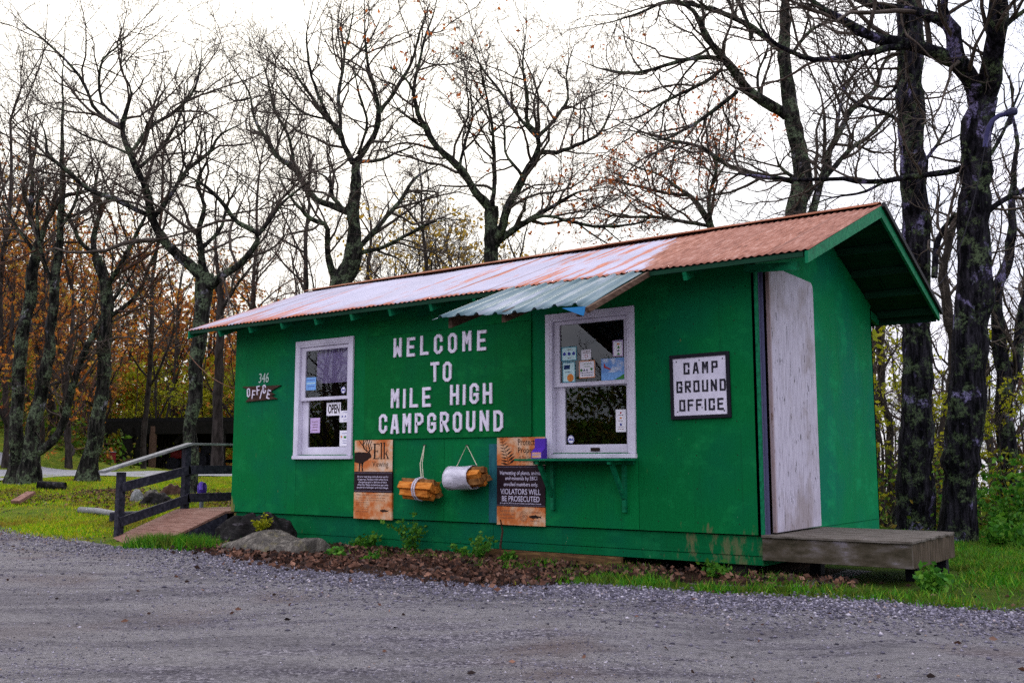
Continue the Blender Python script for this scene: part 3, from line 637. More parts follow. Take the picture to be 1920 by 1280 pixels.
STENCIL = {
 'C': [[(1,.68),(1,1),(.62,1)], [(.36,1),(0,1),(0,0),(.36,0)], [(.62,0),(1,0),(1,.32)]], 'A': [[(0,0),(.36,.98)], [(1,0),(.64,.98)], [(.34,.3),(.66,.3)]],
 'M': [[(0,0),(0,1)], [(1,0),(1,1)], [(.2,.95),(.5,.4),(.8,.95)]], 'P': [[(0,0),(0,1)], [(.28,1),(1,1),(1,.48),(.28,.48)]],
 'G': [[(1,.74),(1,1),(.62,1)], [(.36,1),(0,1),(0,0),(.36,0)], [(.62,0),(1,0),(1,.45),(.66,.45)]], 'R': [[(0,0),(0,1)], [(.28,1),(1,1),(1,.52),(.28,.52)], [(.5,.36),(1,0)]],
 'O': [[(.36,1),(0,1),(0,0),(.36,0)], [(.64,1),(1,1),(1,0),(.64,0)]], 'U': [[(0,1),(0,0),(.36,0)], [(1,1),(1,0),(.64,0)]], 'N': [[(0,0),(0,1)], [(1,0),(1,1)], [(.2,.85),(.8,.15)]],
 'D': [[(.36,1),(0,1),(0,0),(.36,0)], [(.64,1),(.9,1),(1,.85),(1,.15),(.9,0),(.64,0)]], 'F': [[(0,0),(0,1)], [(.3,1),(1,1)], [(.3,.52),(.8,.52)]], 'I': [[(.5,0),(.5,1)]],
 'E': [[(0,0),(0,1)], [(.3,1),(1,1)], [(.3,.52),(.85,.52)], [(.3,0),(1,0)]]}
def ribbon(pts, wd):
    closed = pts[-1] == 'c'; pts = [np.array(p_) for p_ in pts if p_ != 'c']; n = len(pts); Lf, Rt = [], []
    for i in range(n):
        if closed: a, b = pts[i-1], pts[(i+1) % n]
        else: a, b = pts[max(i-1, 0)], pts[min(i+1, n-1)]
        p_ = pts[i]
        d0 = p_-a if np.linalg.norm(p_-a) > 1e-9 else b-p_; d1 = b-p_ if np.linalg.norm(b-p_) > 1e-9 else p_-a
        d0 = d0/np.linalg.norm(d0); d1 = d1/np.linalg.norm(d1)
        n0 = np.array([-d0[1], d0[0]]); n1 = np.array([-d1[1], d1[0]]); m_ = n0+n1; m_ /= np.linalg.norm(m_)
        k = min(wd/2/max(m_@n0, .35), wd*1.1)
        q = p_
        if not closed and i == 0: q = p_ - d1*wd/2
        if not closed and i == n-1: q = p_ + d0*wd/2
        Lf.append(q + m_*k); Rt.append(q - m_*k)
    return Lf, Rt, closed
def letter(mb, ch, x, z, wd, ht, st, y0, y1, table=STROKES, rot=0., to=None):
    """a letter standing on (x, z), in the wall plane, built up as mitred wooden strokes between y0 (back) and y1 (front)"""
    cx_, cz_ = x+wd/2, z+ht/2
    for k, s_ in enumerate(table[ch]):
        pts = [p_ if p_ == 'c' else (x+st/2+p_[0]*(wd-st), z+st/2+p_[1]*(ht-st)) for p_ in s_]
        Lf, Rt, cl = ribbon(pts, st); n = len(Lf); yf = y1 - .0009*k
        c, s__ = cos(rot), sin(rot)
        def P3(q, y):
            dx_, dz_ = q[0]-cx_, q[1]-cz_
            return (cx_+dx_*c-dz_*s__, y, cz_+dx_*s__+dz_*c)
        V = [P3(q, yf) for q in Lf] + [P3(q, yf) for q in Rt] + [P3(q, y0) for q in Lf] + [P3(q, y0) for q in Rt]
        F = []
        for i in range(n if cl else n-1):
            j = (i+1) % n
            F += [(n+i, n+j, j, i), (2*n+i, 2*n+j, 3*n+j, 3*n+i), (i, j, 2*n+j, 2*n+i), (3*n+i, 3*n+j, n+j, n+i)]
        if not cl: F += [(0, 2*n, 3*n, n), (n-1, 2*n-1, 4*n-1, 3*n-1)]
        mb.add(V, F)
def text(mb, s, x0, x1, z0, z1, y, deep=.0012, shear=0., slant=0., bold=0.):
    """printed words: set in the built-in font, turned into mesh and fitted to a box on the plane y"""
    cu = bpy.data.curves.new('words', 'FONT'); cu.body = s; cu.size = 1; cu.extrude = 0; cu.shear = shear; cu.resolution_u = 3; cu.offset = bold
    o = bpy.data.objects.new('words', cu); COL.objects.link(o)
    me = bpy.data.meshes.new_from_object(o); bpy.data.objects.remove(o); bpy.data.curves.remove(cu)
    n = len(me.vertices); V = np.zeros(n*3); me.vertices.foreach_get('co', V); V = V.reshape(-1, 3)
    F = [list(p_.vertices) for p_ in me.polygons]; bpy.data.meshes.remove(me)
    lo, hi = V.min(0), V.max(0)
    u = x0 + (V[:, 0]-lo[0])/(hi[0]-lo[0])*(x1-x0); v = z0 + (V[:, 1]-lo[1])/(hi[1]-lo[1])*(z1-z0) + slant*(u-x0)
    mb.add(np.stack([u, np.full(n, y), v], -1), F)
def flatpoly(mb, pts, y): mb.add([(u, y, v) for u, v in pts], [list(range(len(pts)))])
def disc(mb, x, z, r, y, n=16, rz=None): flatpoly(mb, [(x+r*cos(a*2*pi/n), z+(rz or r)*sin(a*2*pi/n)) for a in range(n)], y)
def rect(mb, x0, x1, z0, z1, y): flatpoly(mb, [(x0,z0),(x1,z0),(x1,z1),(x0,z1)], y)
def strip_line(mb, pts, wd, y):
    Lf, Rt, cl = ribbon(pts, wd); n = len(Lf)
    mb.add([(q[0], y, q[1]) for q in Lf+Rt], [(n+i, n+i+1, i+1, i) for i in range(n-1)])

# welcome board
ws = empty('welcome_sign', (-3.68, 0, 1.27), 'wide green board with raised white welcome lettering between the two windows', 'sign')
mb = MB(); mb.box(-4.90, -2.468, -.020, -.0015, 1.272, 2.481); mb.build('board', M['board'], ws, bevel=.003)
for word, x0, x1, z0, jit in (('WELCOME', -4.424, -3.055, 2.209, 0), ('TO', -3.85, -3.543, 1.896, 0), ('MILE', -4.455, -3.845, 1.622, 0), ('HIGH', -3.56, -2.973, 1.630, 0), ('CAMPGROUND', -4.64, -2.828, 1.335, 0)):
    n = len(word); wi = [.45 if c == 'I' else 1. for c in word]
    lw = .125; ht = .222
    tot = sum(.036 if c == 'I' else lw for c in word); gap = (x1-x0-tot)/max(n-1, 1); x = x0
    for i, c in enumerate(word):
        wdt = .036 if c == 'I' else lw
        mb = MB(); letter(mb, c, x, z0 + .004*sin(i*2.3+x), wdt, ht, .036, -.0205, -.036, rot=.012*sin(i*5.1)); mb.build('letter', M['letter'], ws, bevel=.0015); x += wdt+gap
mb = MB(); mb.box(-4.868, -2.47, -.009, -.0015, 2.484, 2.66); mb.build('patch_panel', M['board'], shed, bevel=.002)
# house number
mb = MB(); text(mb, '346', -6.86, -6.66, 2.035, 2.16, -.006, shear=.12); mb.build('house_number', flat('number_metal', (.45, .55, .5), .4), shed, solid=.004)
# little OFFICE plaque cut like a ribbon
os_ = empty('office_plaque', (-6.8, 0, 1.8), 'small dark wooden plaque with crooked white OFFICE letters under the house number', 'sign')
mb = MB(); ol = [(-7.185,2.0),(-7.0,1.94),(-7.07,1.90),(-7.02,1.86),(-7.10,1.795),(-6.47,1.813),(-6.60,1.86),(-6.52,1.87),(-6.62,1.91),(-6.40,1.985)]
mb.prism([(u, v) for u, v in ol], lambda u, v, d: (u, d, v), -.022, -.002); mb.build('board', M['plank'], os_, bevel=.002)
for c, x, z, r in (('O', -7.06, 1.845, .05), ('F', -6.955, 1.815, -.12), ('F', -6.865, 1.868, .1), ('I', -6.785, 1.812, -.3), ('C', -6.745, 1.878, .1), ('E', -6.655, 1.808, -.28)):
    mb = MB(); letter(mb, c, x, z+.012, .060 if c != 'I' else .017, .115, .015, -.0225, -.032, rot=r); mb.build('letter', M['letter'], os_)
# stencilled camp ground office sign
cs_ = empty('camp_office_sign', (-.55, 0, 1.4), 'square white sign in a black frame with stencilled camp ground office lettering', 'sign')
def rq(u, v, y): # slightly turned on the wall
    a = .012; return (-.552 + u*cos(a) - v*sin(a), y, 1.705 + u*sin(a) + v*cos(a))
mb = MB(); q = .302
for (a, b, c, d) in ((-q, -q+.034, -q, q), (q-.034, q, -q, q), (-q+.034, q-.034, q-.034, q), (-q+.034, q-.034, -q, -q+.034)):
    mb.prism([(a,c),(b,c),(b,d),(a,d)], rq, -.028, -.002)
mb.build('frame', M['black'], cs_, bevel=.003)
mb = MB(); mb.prism([(-q+.034,-q+.034),(q-.034,-q+.034),(q-.034,q-.034),(-q+.034,q-.034)], rq, -.018, -.002); mb.build('panel', M['campwhite'], cs_)
for word, xa, xb, z in (('CAMP', -.16, .185, .115), ('GROUND', -.238, .262, -.055), ('OFFICE', -.212, .235, -.228)):
    mb = MB(); n = len(word); lw = .062; tot = sum(.018 if c == 'I' else lw for c in word); gap = (xb-xa-tot)/(n-1); x = xa
    for i, c in enumerate(word):
        wdt = .018 if c == 'I' else lw; letter(mb, c, -.552+x, 1.705+z+.008*(x), wdt, .108, .018, -.0185, -.0205, STENCIL); x += wdt+gap
    mb.build('word', M['stencil'], cs_)
for u, v in ((-.235, .235), (.235, .24), (-.23, -.235), (.24, -.235), (0, .238), (.02, -.2)): mb = MB(); disc(mb, -.552+u, 1.705+v, .007, -.0192, 8); mb.build('nail_head', M['black'], cs_)
# elk viewing sign
es = empty('elk_sign', (-4.735, 0, .355), 'tall orange and black elk viewing notice below the left window', 'sign')
X0, X1 = -5.04, -4.427
for z0, z1 in ((.9, 1.265), (.355, .66)):
    mb = MB(); mb.box(X0, X1, -.0245, -.0005 if z0 < .5 else -.0205, z0, z1); mb.build('panel', M['signtan'], es)
mb = MB(); mb.box(X0, X1, -.026, -.0015, .66, .9); mb.build('dark_band', M['signdark'], es)
yy = -.0252
mb = MB()
def E_(pts): flatpoly(mb, [(X0 + u*(X1-X0), .9 + v*.365) for u, v in pts], yy)
E_([(0,.60),(.10,.625),(.2,.615),(.30,.61),(.36,.60),(.40,.64),(.455,.49),(.44,.43),(.40,.42),(.36,.37),(.30,.33),(.25,.29),(.24,.25),(.12,.26),(.04,.29),(0,.30)])
E_([(.12,.27),(.17,.27),(.155,.15),(.15,.01),(.115,.01),(.125,.14)]); E_([(.185,.27),(.245,.28),(.225,.15),(.24,.01),(.205,.01),(.195,.15)])
for ln, wd in (([(.38,.62),(.32,.66),(.25,.74),(.22,.86),(.24,.99)], .022), ([(.24,.80),(.17,.90),(.13,.97)], .018), ([(.27,.72),(.23,.86),(.30,.98)], .016), ([(.33,.66),(.30,.80),(.34,.99)], .018), ([(.39,.62),(.40,.72),(.36,.84),(.40,.98)], .02),
    ([(.40,.64),(.45,.70),(.46,.78)], .018), ([(.40,.72),(.42,.84),(.45,.96)], .016)):
    strip_line(mb, [(X0+u*(X1-X0), .9+v*.365) for u, v in ln], wd*.62, yy-.0003)
mb.build('elk_silhouette', M['ink'], es)
def serif_elk(mb, y):
    t = .010
    def bar(x0, x1, z0, z1): rect(mb, x0, x1, z0, z1, y)
    x = -4.735
    bar(x+.012, x+.038, 1.055, 1.215); bar(x, x+.10, 1.215, 1.225); bar(x, x+.10, 1.045, 1.055); bar(x+.038, x+.078, 1.128, 1.138)
    bar(x+.092, x+.10, 1.195, 1.215); bar(x+.092, x+.10, 1.055, 1.078); bar(x+.07, x+.078, 1.115, 1.128); bar(x+.07, x+.078, 1.138, 1.152)
    bar(x+.122, x+.142, 1.052, 1.235); bar(x+.112, x+.152, 1.045, 1.052); bar(x+.112, x+.122, 1.222, 1.232)
    bar(x+.168, x+.188, 1.052, 1.235); bar(x+.158, x+.198, 1.045, 1.052); bar(x+.158, x+.168, 1.222, 1.232)
    flatpoly(mb, [(x+.188,1.10),(x+.222,1.145),(x+.236,1.145),(x+.200,1.10)], y-.0002); flatpoly(mb, [(x+.198,1.115),(x+.228,1.052),(x+.25,1.052),(x+.214,1.118)], y-.0004); bar(x+.215, x+.258, 1.045, 1.052)
mb = MB(); serif_elk(mb, yy); text(mb, 'Viewing', -4.745, -4.49, .935, 1.02, yy); mb.build('title', M['ink'], es)
mb = MB()
for i, ln in enumerate(('Elk are very large animals and can be', 'dangerous. Females with calves have', 'charged people in defense of their', 'offspring. Males sometimes perceive', 'people as challengers and may charge.')):
    dx_ = (0, .005, .02, .0, -.005)[i]; mb = MB(); text(mb, ln, -4.985+dx_, -4.485-dx_, .825-i*.031, .852-i*.031, -.0267, bold=.012); mb.build('text_line', M['signtext'], es)
for z in (.885, .677):
    mb = MB()
    for k in range(44): disc(mb, X0+.012+k*.0137, z, .0042, -.0266, 6)
    mb.build('border_beads', M['bead'], es)
mb = MB(); text(mb, 'When viewing elk, it is important that you:', -5.0, -4.475, .618, .642, yy)
for i, ln in enumerate(('People feed wildlife. It is unlawful to feed the wildlife', 'Do not approach elk. Be at least fifty yards away', 'and do not disturb it', 'Do not leave your vehicle', 'or your food out in open', 'Always keep your pets', 'on a leash')):
    text(mb, ln, -5.0, -4.53 if i < 2 else -4.80, .590-i*.026, .604-i*.026, yy)
mb.build('small_text', M['grayinkR'], es)
def fish(mb, x, z, s, y):
    pts = [(-1,0),(-.8,.12),(-.3,.2),(0,.2),(.1,.3),(.2,.18),(.6,.1),(.75,.06),(1,.2),(.95,0),(1,-.2),(.75,-.06),(.5,-.12),(.35,-.24),(.25,-.16),(-.2,-.2),(-.3,-.3),(-.4,-.19),(-.8,-.12)]
    flatpoly(mb, [(x+u*s, z+v*s) for u, v in pts], y)
mb = MB(); fish(mb, -4.545, .455, .07, yy); mb.build('fish_mark', M['ink'], es)
# protected property sign
ps = empty('protected_sign', (-2.615, 0, .36), 'tall orange and black protected property notice with fern beside the counter shelf', 'sign')
X0, X1 = -2.922, -2.303
for z0, z1 in ((.975, 1.265), (.36, .55)):
    mb = MB(); mb.box(X0, X1, -.010, -.0015, z0, z1); mb.build('panel', M['signtan'], ps)
mb = MB(); mb.box(X0, X1, -.0115, -.002, .55, .975); mb.build('dark_band', M['signdark'], ps)
yy = -.0107
mb = MB()
stem = [(-2.77,.985),(-2.785,1.05),(-2.81,1.12),(-2.84,1.19),(-2.86,1.25)]
strip_line(mb, stem, .006, yy)
for k in range(9):
    t = k/8*.97; i = t*4; a = int(i); p_ = np.array(stem[a])*(1-i+a) + np.array(stem[min(a+1, 4)])*(i-a); ln = .125*(1-t*.75)
    for sg, up in ((1, .55), (-1, .12)):
        q = np.array([sg*cos(up), sin(up)])*ln*(1 if sg > 0 else .85); nrm = np.array([-q[1], q[0]])*.10
        flatpoly(mb, [tuple(p_), tuple(p_+q*.4-nrm*sg), tuple(p_+q), tuple(p_+q*.5+nrm*sg)], yy-.0003-.00005*k)
mb.build('fern_silhouette', M['ink'], ps)
mb = MB(); text(mb, 'Protected', -2.645, -2.365, 1.182, 1.248, yy, bold=.008); text(mb, 'Property', -2.645, -2.375, 1.085, 1.162, yy, bold=.008)
text(mb, 'of The Eastern Band', -2.64, -2.32, 1.043, 1.070, yy); text(mb, 'of Cherokee Indians', -2.64, -2.33, 1.006, 1.032, yy); mb.build('title', M['ink'], ps)
mb = MB(); y2 = -.0122
for ln, a, b, z0, z1 in (('Harvesting of plants, animals', -2.88, -2.335, .865, .918), ('and minerals by EBCI', -2.81, -2.40, .812, .862), ('enrolled members only.', -2.83, -2.39, .748, .80),
        ('VIOLATORS WILL', -2.875, -2.36, .675, .733), ('BE PROSECUTED', -2.855, -2.37, .603, .66), ('through the EBCI Code of Ordinances and federal statutes.', -2.88, -2.345, .573, .592)):
    mb = MB(); text(mb, ln, a, b, z0, z1, y2, bold=.010); mb.build('text_line', M['signtext'], ps)
for z in (.958, .563):
    mb = MB()
    for k in range(44): disc(mb, X0+.012+k*.0138, z, .0042, y2, 6)
    mb.build('border_beads', M['bead'], ps)
mb = MB()
for i, ln in enumerate(('Call 828.497.4131', 'or 828.497.1784', 'to report violations')): text(mb, ln, -2.88, -2.69 + .0*i, .492-i*.036, .515-i*.036, yy)
for r in (.048, .036): 
    strip_line(mb, [(-2.575+r*cos(a), .455+r*1.05*sin(a)) for a in np.linspace(0, 2*pi, 22)], .004, yy)
for a in np.linspace(0, 2*pi, 8)[:-1]: strip_line(mb, [(-2.575+.008*cos(a), .455+.008*sin(a)), (-2.575+.028*cos(a+.5), .455+.028*sin(a+.5))], .005, yy-.0002)
text(mb, 'CHEROKEE', -2.50, -2.36, .488, .505, yy); text(mb, 'FISHERIES', -2.49, -2.37, .405, .418, yy)
mb.build('small_text', M['grayinkR'], ps)
mb = MB(); fish(mb, -2.43, .452, .08, yy-.0003); mb.build('fish_mark', M['ink'], ps)

# notices on the glass (each its own sheet), the plane y just outside / inside the panes
def notice(x0, x1, z0, z1, y, mat, label, deco=None, border=None, name='paper_notice', group=None):
    mb = MB(); mb.box(x0, x1, y, y+.0015, z0, z1)
    o = mb.build(name, mat, None); tag(o, label, 'notice', group)
    if border:
        m2 = MB(); w_ = .009
        rect(m2, x0, x0+w_, z0, z1, y-.0006); rect(m2, x1-w_, x1, z0, z1, y-.0006); rect(m2, x0+w_, x1-w_, z0, z0+w_, y-.0006); rect(m2, x0+w_, x1-w_, z1-w_, z1, y-.0006)
        m2.build('border', border, o)
    for mt, fn in (deco or []):
        m2 = MB(); fn(m2, x0, x1, z0, z1, y-.0012); m2.build('print', mt, o)
    return o
def lines(zs, a=.15, b=.85, h=.006):
    def fn(m, x0, x1, z0, z1, y):
        for k, z in enumerate(zs):
            zz = z0+(z1-z0)*z; i = .06*abs(sin(k*4.1)); xa = x0+(x1-x0)*(a+i); xb = x0+(x1-x0)*(b-i); x = xa; j = 0
            while x < xb:
                wd = .012+.012*abs(sin(j*3.7+k)); rect(m, x, min(x+wd, xb), zz-h/2, zz+h/2, y); x += wd+.005; j += 1
    return fn
def dots(pts, r=.02, shape=0):
    def fn(m, x0, x1, z0, z1, y):
        for u, v in pts:
            x, z = x0+(x1-x0)*u, z0+(z1-z0)*v
            if shape == 0: disc(m, x, z, r, y)
            elif shape == 1: flatpoly(m, [(x-r,z-r*.6),(x+r,z-r*.6),(x,z+r)], y)
            else: rect(m, x-r, x+r, z-r*.6, z+r*.6, y)
    return fn
yo, yl = .0205, .0605            # on the outer face of upper and lower panes
def yup(): return .0225-.0045
NU, NL = .0190, .0590
notice(-2.112, -1.925, 2.03, 2.175, NU, M['aqua'], 'pale aqua notice with three blue drawings at the upper left of the right window', [(M['inkblue'], dots([(.2,.5),(.5,.5),(.8,.5)], .018)), (M['grayinkR'], lines([.8,.2], .35, .65))], M['teal'])
notice(-2.10, -1.945, 1.81, 2.022, NU, M['aqua'], 'pale aqua leaflet with a round sunset picture in the right window', [(M['navy'], dots([(.35,.74)], .036, 2)), (M['orange'], dots([(.62,.22)], .040)), (M['navy'], lines([.93,.5], .2, .7))], M['teal'])
notice(-1.87, -1.755, 2.03, 2.13, NU, M['paper'], 'small white no smoking card high in the middle of the right window', [(M['grayinkR'], lines([.85,.7], .08, .92)), (M['red'], lambda m, x0, x1, z0, z1, y: strip_line(m, [(x0+.058+.016*cos(a), z0+.035+.016*sin(a)) for a in np.linspace(0, 2*pi, 16)], .004, y))])
notice(-1.90, -1.71, 1.845, 2.02, NU, M['paper'], 'white notice with a peach border in the middle of the right window', [(M['greenink'], lines([.82,.66], .3, .75)), (M['greenink'], dots([(.15,.45),(.78,.5)], .014)), (M['navy'], dots([(.33,.45),(.5,.45)], .014, 1)), (M['navy'], lines([.3,.16], .1, .9))], M['peach'])
notice(-1.50, -1.385, 2.04, 2.20, NU, M['paper'], 'white card with green and orange symbols at the upper right of the right window', [(M['orange'], dots([(.55,.76)], .014, 2)), (M['greenink'], dots([(.55,.56),(.55,.14)], .018, 1)), (M['navy'], dots([(.55,.36)], .014, 1)), (M['inkblue'], lines([.93], .1, .9))], M['lavender'])
notice(-1.635, -1.37, 1.81, 2.025, NU-.002, M['skyblue'], 'blue poster of a small red plane over mountains at the right of the right window', [(pm('poster_cloud', [(.45, (.16,.32,.68)), (.55, (.55,.62,.80))], 9, bmp=0), lambda m, x0, x1, z0, z1, y: rect(m, x0+.004, x1-.004, z0+.075, z1-.004, y)),
    (M['red'], lambda m, x0, x1, z0, z1, y: (flatpoly(m, [(x0+.03,z1-.09),(x0+.11,z1-.115),(x0+.11,z1-.105),(x0+.05,z1-.075),(x0+.04,z1-.05),(x0+.03,z1-.05)], y-.001), None)),
    (M['greenink'], lambda m, x0, x1, z0, z1, y: flatpoly(m, [(x1-.12,z0+.003),(x1-.003,z0+.003),(x1-.003,z0+.055),(x1-.05,z0+.03)], y))])
notice(-1.50, -1.385, 1.30, 1.52, NL, M['paper'], 'tall white card at the lower right of the right window', [(M['grayinkR'], lines([.75,.5,.22,.12], .2, .8, .005)), (M['orange'], dots([(.5,.62)], .012, 2)), (M['red'], dots([(.5,.85)], .010)), (M['inkblue'], dots([(.5,.33)], .012))])
def sticker(x, z, y, label):
    mb = MB(); disc(mb, x, z, .040, y, 24, .043); o = mb.build('round_sticker', M['paper'], None, solid=.001); tag(o, label, 'sticker')
    m2 = MB(); strip_line(m2, [(x+.036*cos(a), z+.039*sin(a)) for a in np.linspace(0, 2*pi, 26)], .006, y-.0012); flatpoly(m2, [(x-.03,z-.01),(x-.01,z+.02),(x+.005,z),(x+.018,z+.018),(x+.03,z-.01)], y-.0012); m2.build('print', M['inkblue'], o)
sticker(-2.03, 1.235, NL, 'round blue and white sticker at the lower left corner of the right window')
sticker(-5.30, 1.875, NU, 'round blue and white sticker on the upper sash of the left window')
notice(-5.97, -5.79, 1.90, 2.06, NU, M['skyblue'], 'plain blue leaflet at the left edge of the left window', [(M['aqua'], lambda m, x0, x1, z0, z1, y: rect(m, x0+.01, x1-.01, (z0+z1)/2, (z0+z1)/2+.012, y)), (M['inkblue'], lines([.8,.3], .1, .9, .008))])
op = notice(-5.63, -5.38, 1.575, 1.735, NL, M['paper'], 'white card with bold black OPEN lettering hanging in the left window', name='open_sign')
mb = MB(); text(mb, 'OPEN', -5.605, -5.40, 1.60, 1.715, NL-.001, bold=.03); mb.build('lettering', M['ink'], op)
notice(-5.395, -5.235, 1.49, 1.63, NL-.003, M['paper'], 'white card with two blue figures at the right of the left window', [(M['inkblue'], dots([(.3,.5),(.62,.5)], .016, 1)), (M['inkblue'], lines([.85,.2], .4, .8))])
notice(-5.92, -5.745, 1.37, 1.555, NL, M['lavender'], 'pink lavender page with four written lines in the left window', [(M['grayinkR'], lines([.75,.55,.38,.18], .2, .8, .008))])
notice(-5.39, -5.235, 1.20, 1.39, NL, M['paper'], 'white card with orange and green pictures at the bottom right of the left window', [(M['orange'], dots([(.2,.6)], .014)), (M['greenink'], dots([(.6,.58)], .022, 2)), (M['inkblue'], lines([.82,.35,.2], .3, .9))])
# brochure holder on the counter
bh = empty('brochure_holder', (-2.34, -.2, 1.04), 'purple cardboard brochure holder standing on the end of the counter shelf', 'brochure holder')
mb = MB(); mb.box(-2.345, -2.215, -.13, -.10, 1.041, 1.245); mb.build('back_card', M['purple'], bh)
mb = MB(); mb.add([(-2.345,-.19,1.041),(-2.215,-.19,1.041),(-2.215,-.19,1.11),(-2.345,-.19,1.11),(-2.345,-.131,1.041),(-2.215,-.131,1.041),(-2.215,-.131,1.15),(-2.345,-.131,1.15)], [(0,1,2,3),(1,5,6,2),(4,0,3,7),(0,4,5,1),(3,2,6,7)]); mb.build('pocket', M['purple'], bh)
mb = MB(); rect(mb, -2.335, -2.225, 1.05, 1.105, -.1915); mb.build('picture', pm('brochure_sunset', [(.4, (.35, .30, .62)), (.5, (.75, .33, .10)), (.6, (.55, .45, .75))], 6, (.5, 1, 6), bmp=0), bh)

# firewood bundles hung from nails
def bundle(name, label, c, ln, rad, tilt, yawz, n, wrap, seed, nail):
    root = empty(name, c, label, 'firewood', 'firewood bundles hanging on the wall'); rng = np.random.default_rng(seed); c = np.array(c)
    ax = np.array([cos(tilt)*cos(yawz), sin(yawz), sin(tilt)]); ax /= np.linalg.norm(ax); s_ = np.cross(ax, (0,0,1)); s_ /= np.linalg.norm(s_); u_ = np.cross(s_, ax)
    spots = [(0, 0)] + [(cos(a), sin(a)) for a in np.arange(n-1)*2*pi/(n-1) + .3]
    for k, (p_, q_) in enumerate(spots):
        o = c + (s_*p_ + u_*q_)*rad*.62; l2 = ln/2*(1+rng.uniform(-.12, .1)); sh_ = rng.uniform(-.03, .03)
        m = rng.integers(3, 5); a0 = rng.uniform(0, 6.28); r = rad*rng.uniform(.36, .46)
        pr = [(r*rng.uniform(.85, 1.15)*cos(a0+j*2*pi/m), r*rng.uniform(.85, 1.15)*sin(a0+j*2*pi/m)) for j in range(m)]
        mb = MB(); tw = rng.uniform(-.25, .25)
        V = []
        for t in (-1, -.3, .4, 1):
            cc, ss = cos(tw*t), sin(tw*t)
            for x, z in pr: V.append(o + ax*(l2*t+sh_) + s_*(x*cc-z*ss) + u_*(x*ss+z*cc))
        F = [(i*m+j, i*m+(j+1) % m, (i+1)*m+(j+1) % m, (i+1)*m+j) for i in range(3) for j in range(m)] + [list(range(m))[::-1], [3*m+j for j in range(m)]]
        mb.add(V, F); mb.build('log', M['splitwood'] if (k % 2 if wrap else k % 3 != 2) else M['endgrain'], root, bevel=.003)
    mb = MB(); 
    if wrap:
        k = 18; V = []
        for t in np.linspace(-.98, .42, 9):
            for j in range(k): a = j*2*pi/k; rr = rad*(1.12 + .05*sin(3*a+t*3) + .03*sin(7*a-5*t)); V.append(c + ax*ln/2*t + s_*rr*cos(a) + u_*rr*sin(a))
        mb.add(V, [(i*k+j, i*k+(j+1) % k, (i+1)*k+(j+1) % k, (i+1)*k+j) for i in range(8) for j in range(k)]); mb.build('plastic_wrap', M['plastic'], root, smooth=True, solid=.002)
        e0, e1 = c + ax*ln*-.28 + u_*rad*1.1, c + ax*ln*.30 + u_*rad*1.1
        mb = MB(); mb.tube([e0, nail, e1], .005, 5); mb.build('string', M['string'], root)
    else:
        for dx_ in (-.02, .012):
            V = [c + ax*dx_ + s_*rad*1.08*cos(a) + u_*rad*1.08*sin(a) for a in np.linspace(0, 2*pi, 13)]; mb.tube(V, .009, 5)
        mb.build('tie', M['plastic'], root)
        mb = MB(); mb.tube([nail, (nail + c)/2 + np.array([-.02, -.02, .03]), c + u_*rad*1.08], .007, 5); mb.tube([nail, (nail+c)/2 + np.array([.01, -.02, .03]), c + u_*rad*1.06 + ax*.03], .005, 5); mb.build('string', M['string'], root)
    mb = MB(); mb.tube([nail + np.array([0, .03, 0]), nail - np.array([0, .02, 0])], .006, 6); mb.build('nail', M['screw'], root)
bundle('firewood_bundle', 'bare orange split firewood bundle tied in the middle, hanging beside the elk notice', (-3.87, -.15, .715), .46, .115, -.03, -.05, 8, False, 4, np.array([-3.938, -.022, 1.20]))
bundle('firewood_bundle', 'firewood bundle in pale plastic wrap hanging by a string triangle on the wall', (-3.22, -.15, .845), .50, .112, .06, -.05, 7, True, 9, np.array([-3.326, -.022, 1.19]))
# ------------------------------------------------------------------ platform and ramp
pf = empty('wooden_platform', (.62, .7, 0), 'low gray weathered plank platform in front of the white door', 'platform')
mb = MB()
for k, (y0, y1) in enumerate([(-.02+i*.142, -.02+i*.142+.137) for i in range(10)]):
    mb.box(.004, 1.275 + .01*sin(k*3.3), y0, y1, .352+.002*(k % 2), .374+.002*(k % 2))
mb.build('deck', M['graywood'], pf, bevel=.003)
beam = pm('stained_beam', [(.30, (.022, .018, .009)), (.48, (.065, .052, .036)), (.61, (.11, .092, .08)), (.70, (.19, .165, .19)), (.78, (.38, .36, .42))], 4.2, (1.3, 4, 3.2), .8, .5, .006, 8)
mb = MB(); mb.box(.004, 1.262, 0, .04, .155, .350); mb.build('front_beam', beam, pf, bevel=.004)
mb = MB(); mb.box(1.222, 1.262, .041, 1.385, .150, .350); mb.build('side_beam', M['graywood_y'], pf, bevel=.004)
for x, y in ((1.12, 1.22), (.2, .6), (1.05, .55)):
    mb = MB(); mb.box(x, x+.1, y, y+.1, -.1, .35); mb.build('post', M['black'], pf)
rp = empty('entrance_ramp', (-7.9, -.5, 0), 'brown plank ramp with dark handrail leading up to the left end of the shed', 'ramp')
yb, yt, zt = -1.12, -.08, .372
def rz(y): return .0 + zt*(y-yb)/(yt-yb) if y < yt else zt
mb = MB(); n = 8
for k in range(n):
    y0 = yb + (yt-yb)*k/n; y1 = yb + (yt-yb)*(k+.94)/n
    mb.add([(-8.42,y0,rz(y0)-.03),(-7.345,y0,rz(y0)-.03),(-7.345,y1,rz(y1)-.03),(-8.42,y1,rz(y1)-.03),(-8.42,y0,rz(y0)+.004),(-7.345,y0,rz(y0)+.004),(-7.345,y1,rz(y1)+.004),(-8.42,y1,rz(y1)+.004)],
      [(0,3,2,1),(4,5,6,7),(0,1,5,4),(1,2,6,5),(2,3,7,6),(3,0,4,7)])
for k in range(10): mb.box(-8.42, -7.37, yt+k*.14, yt+k*.14+.134, zt-.03, zt+.004)
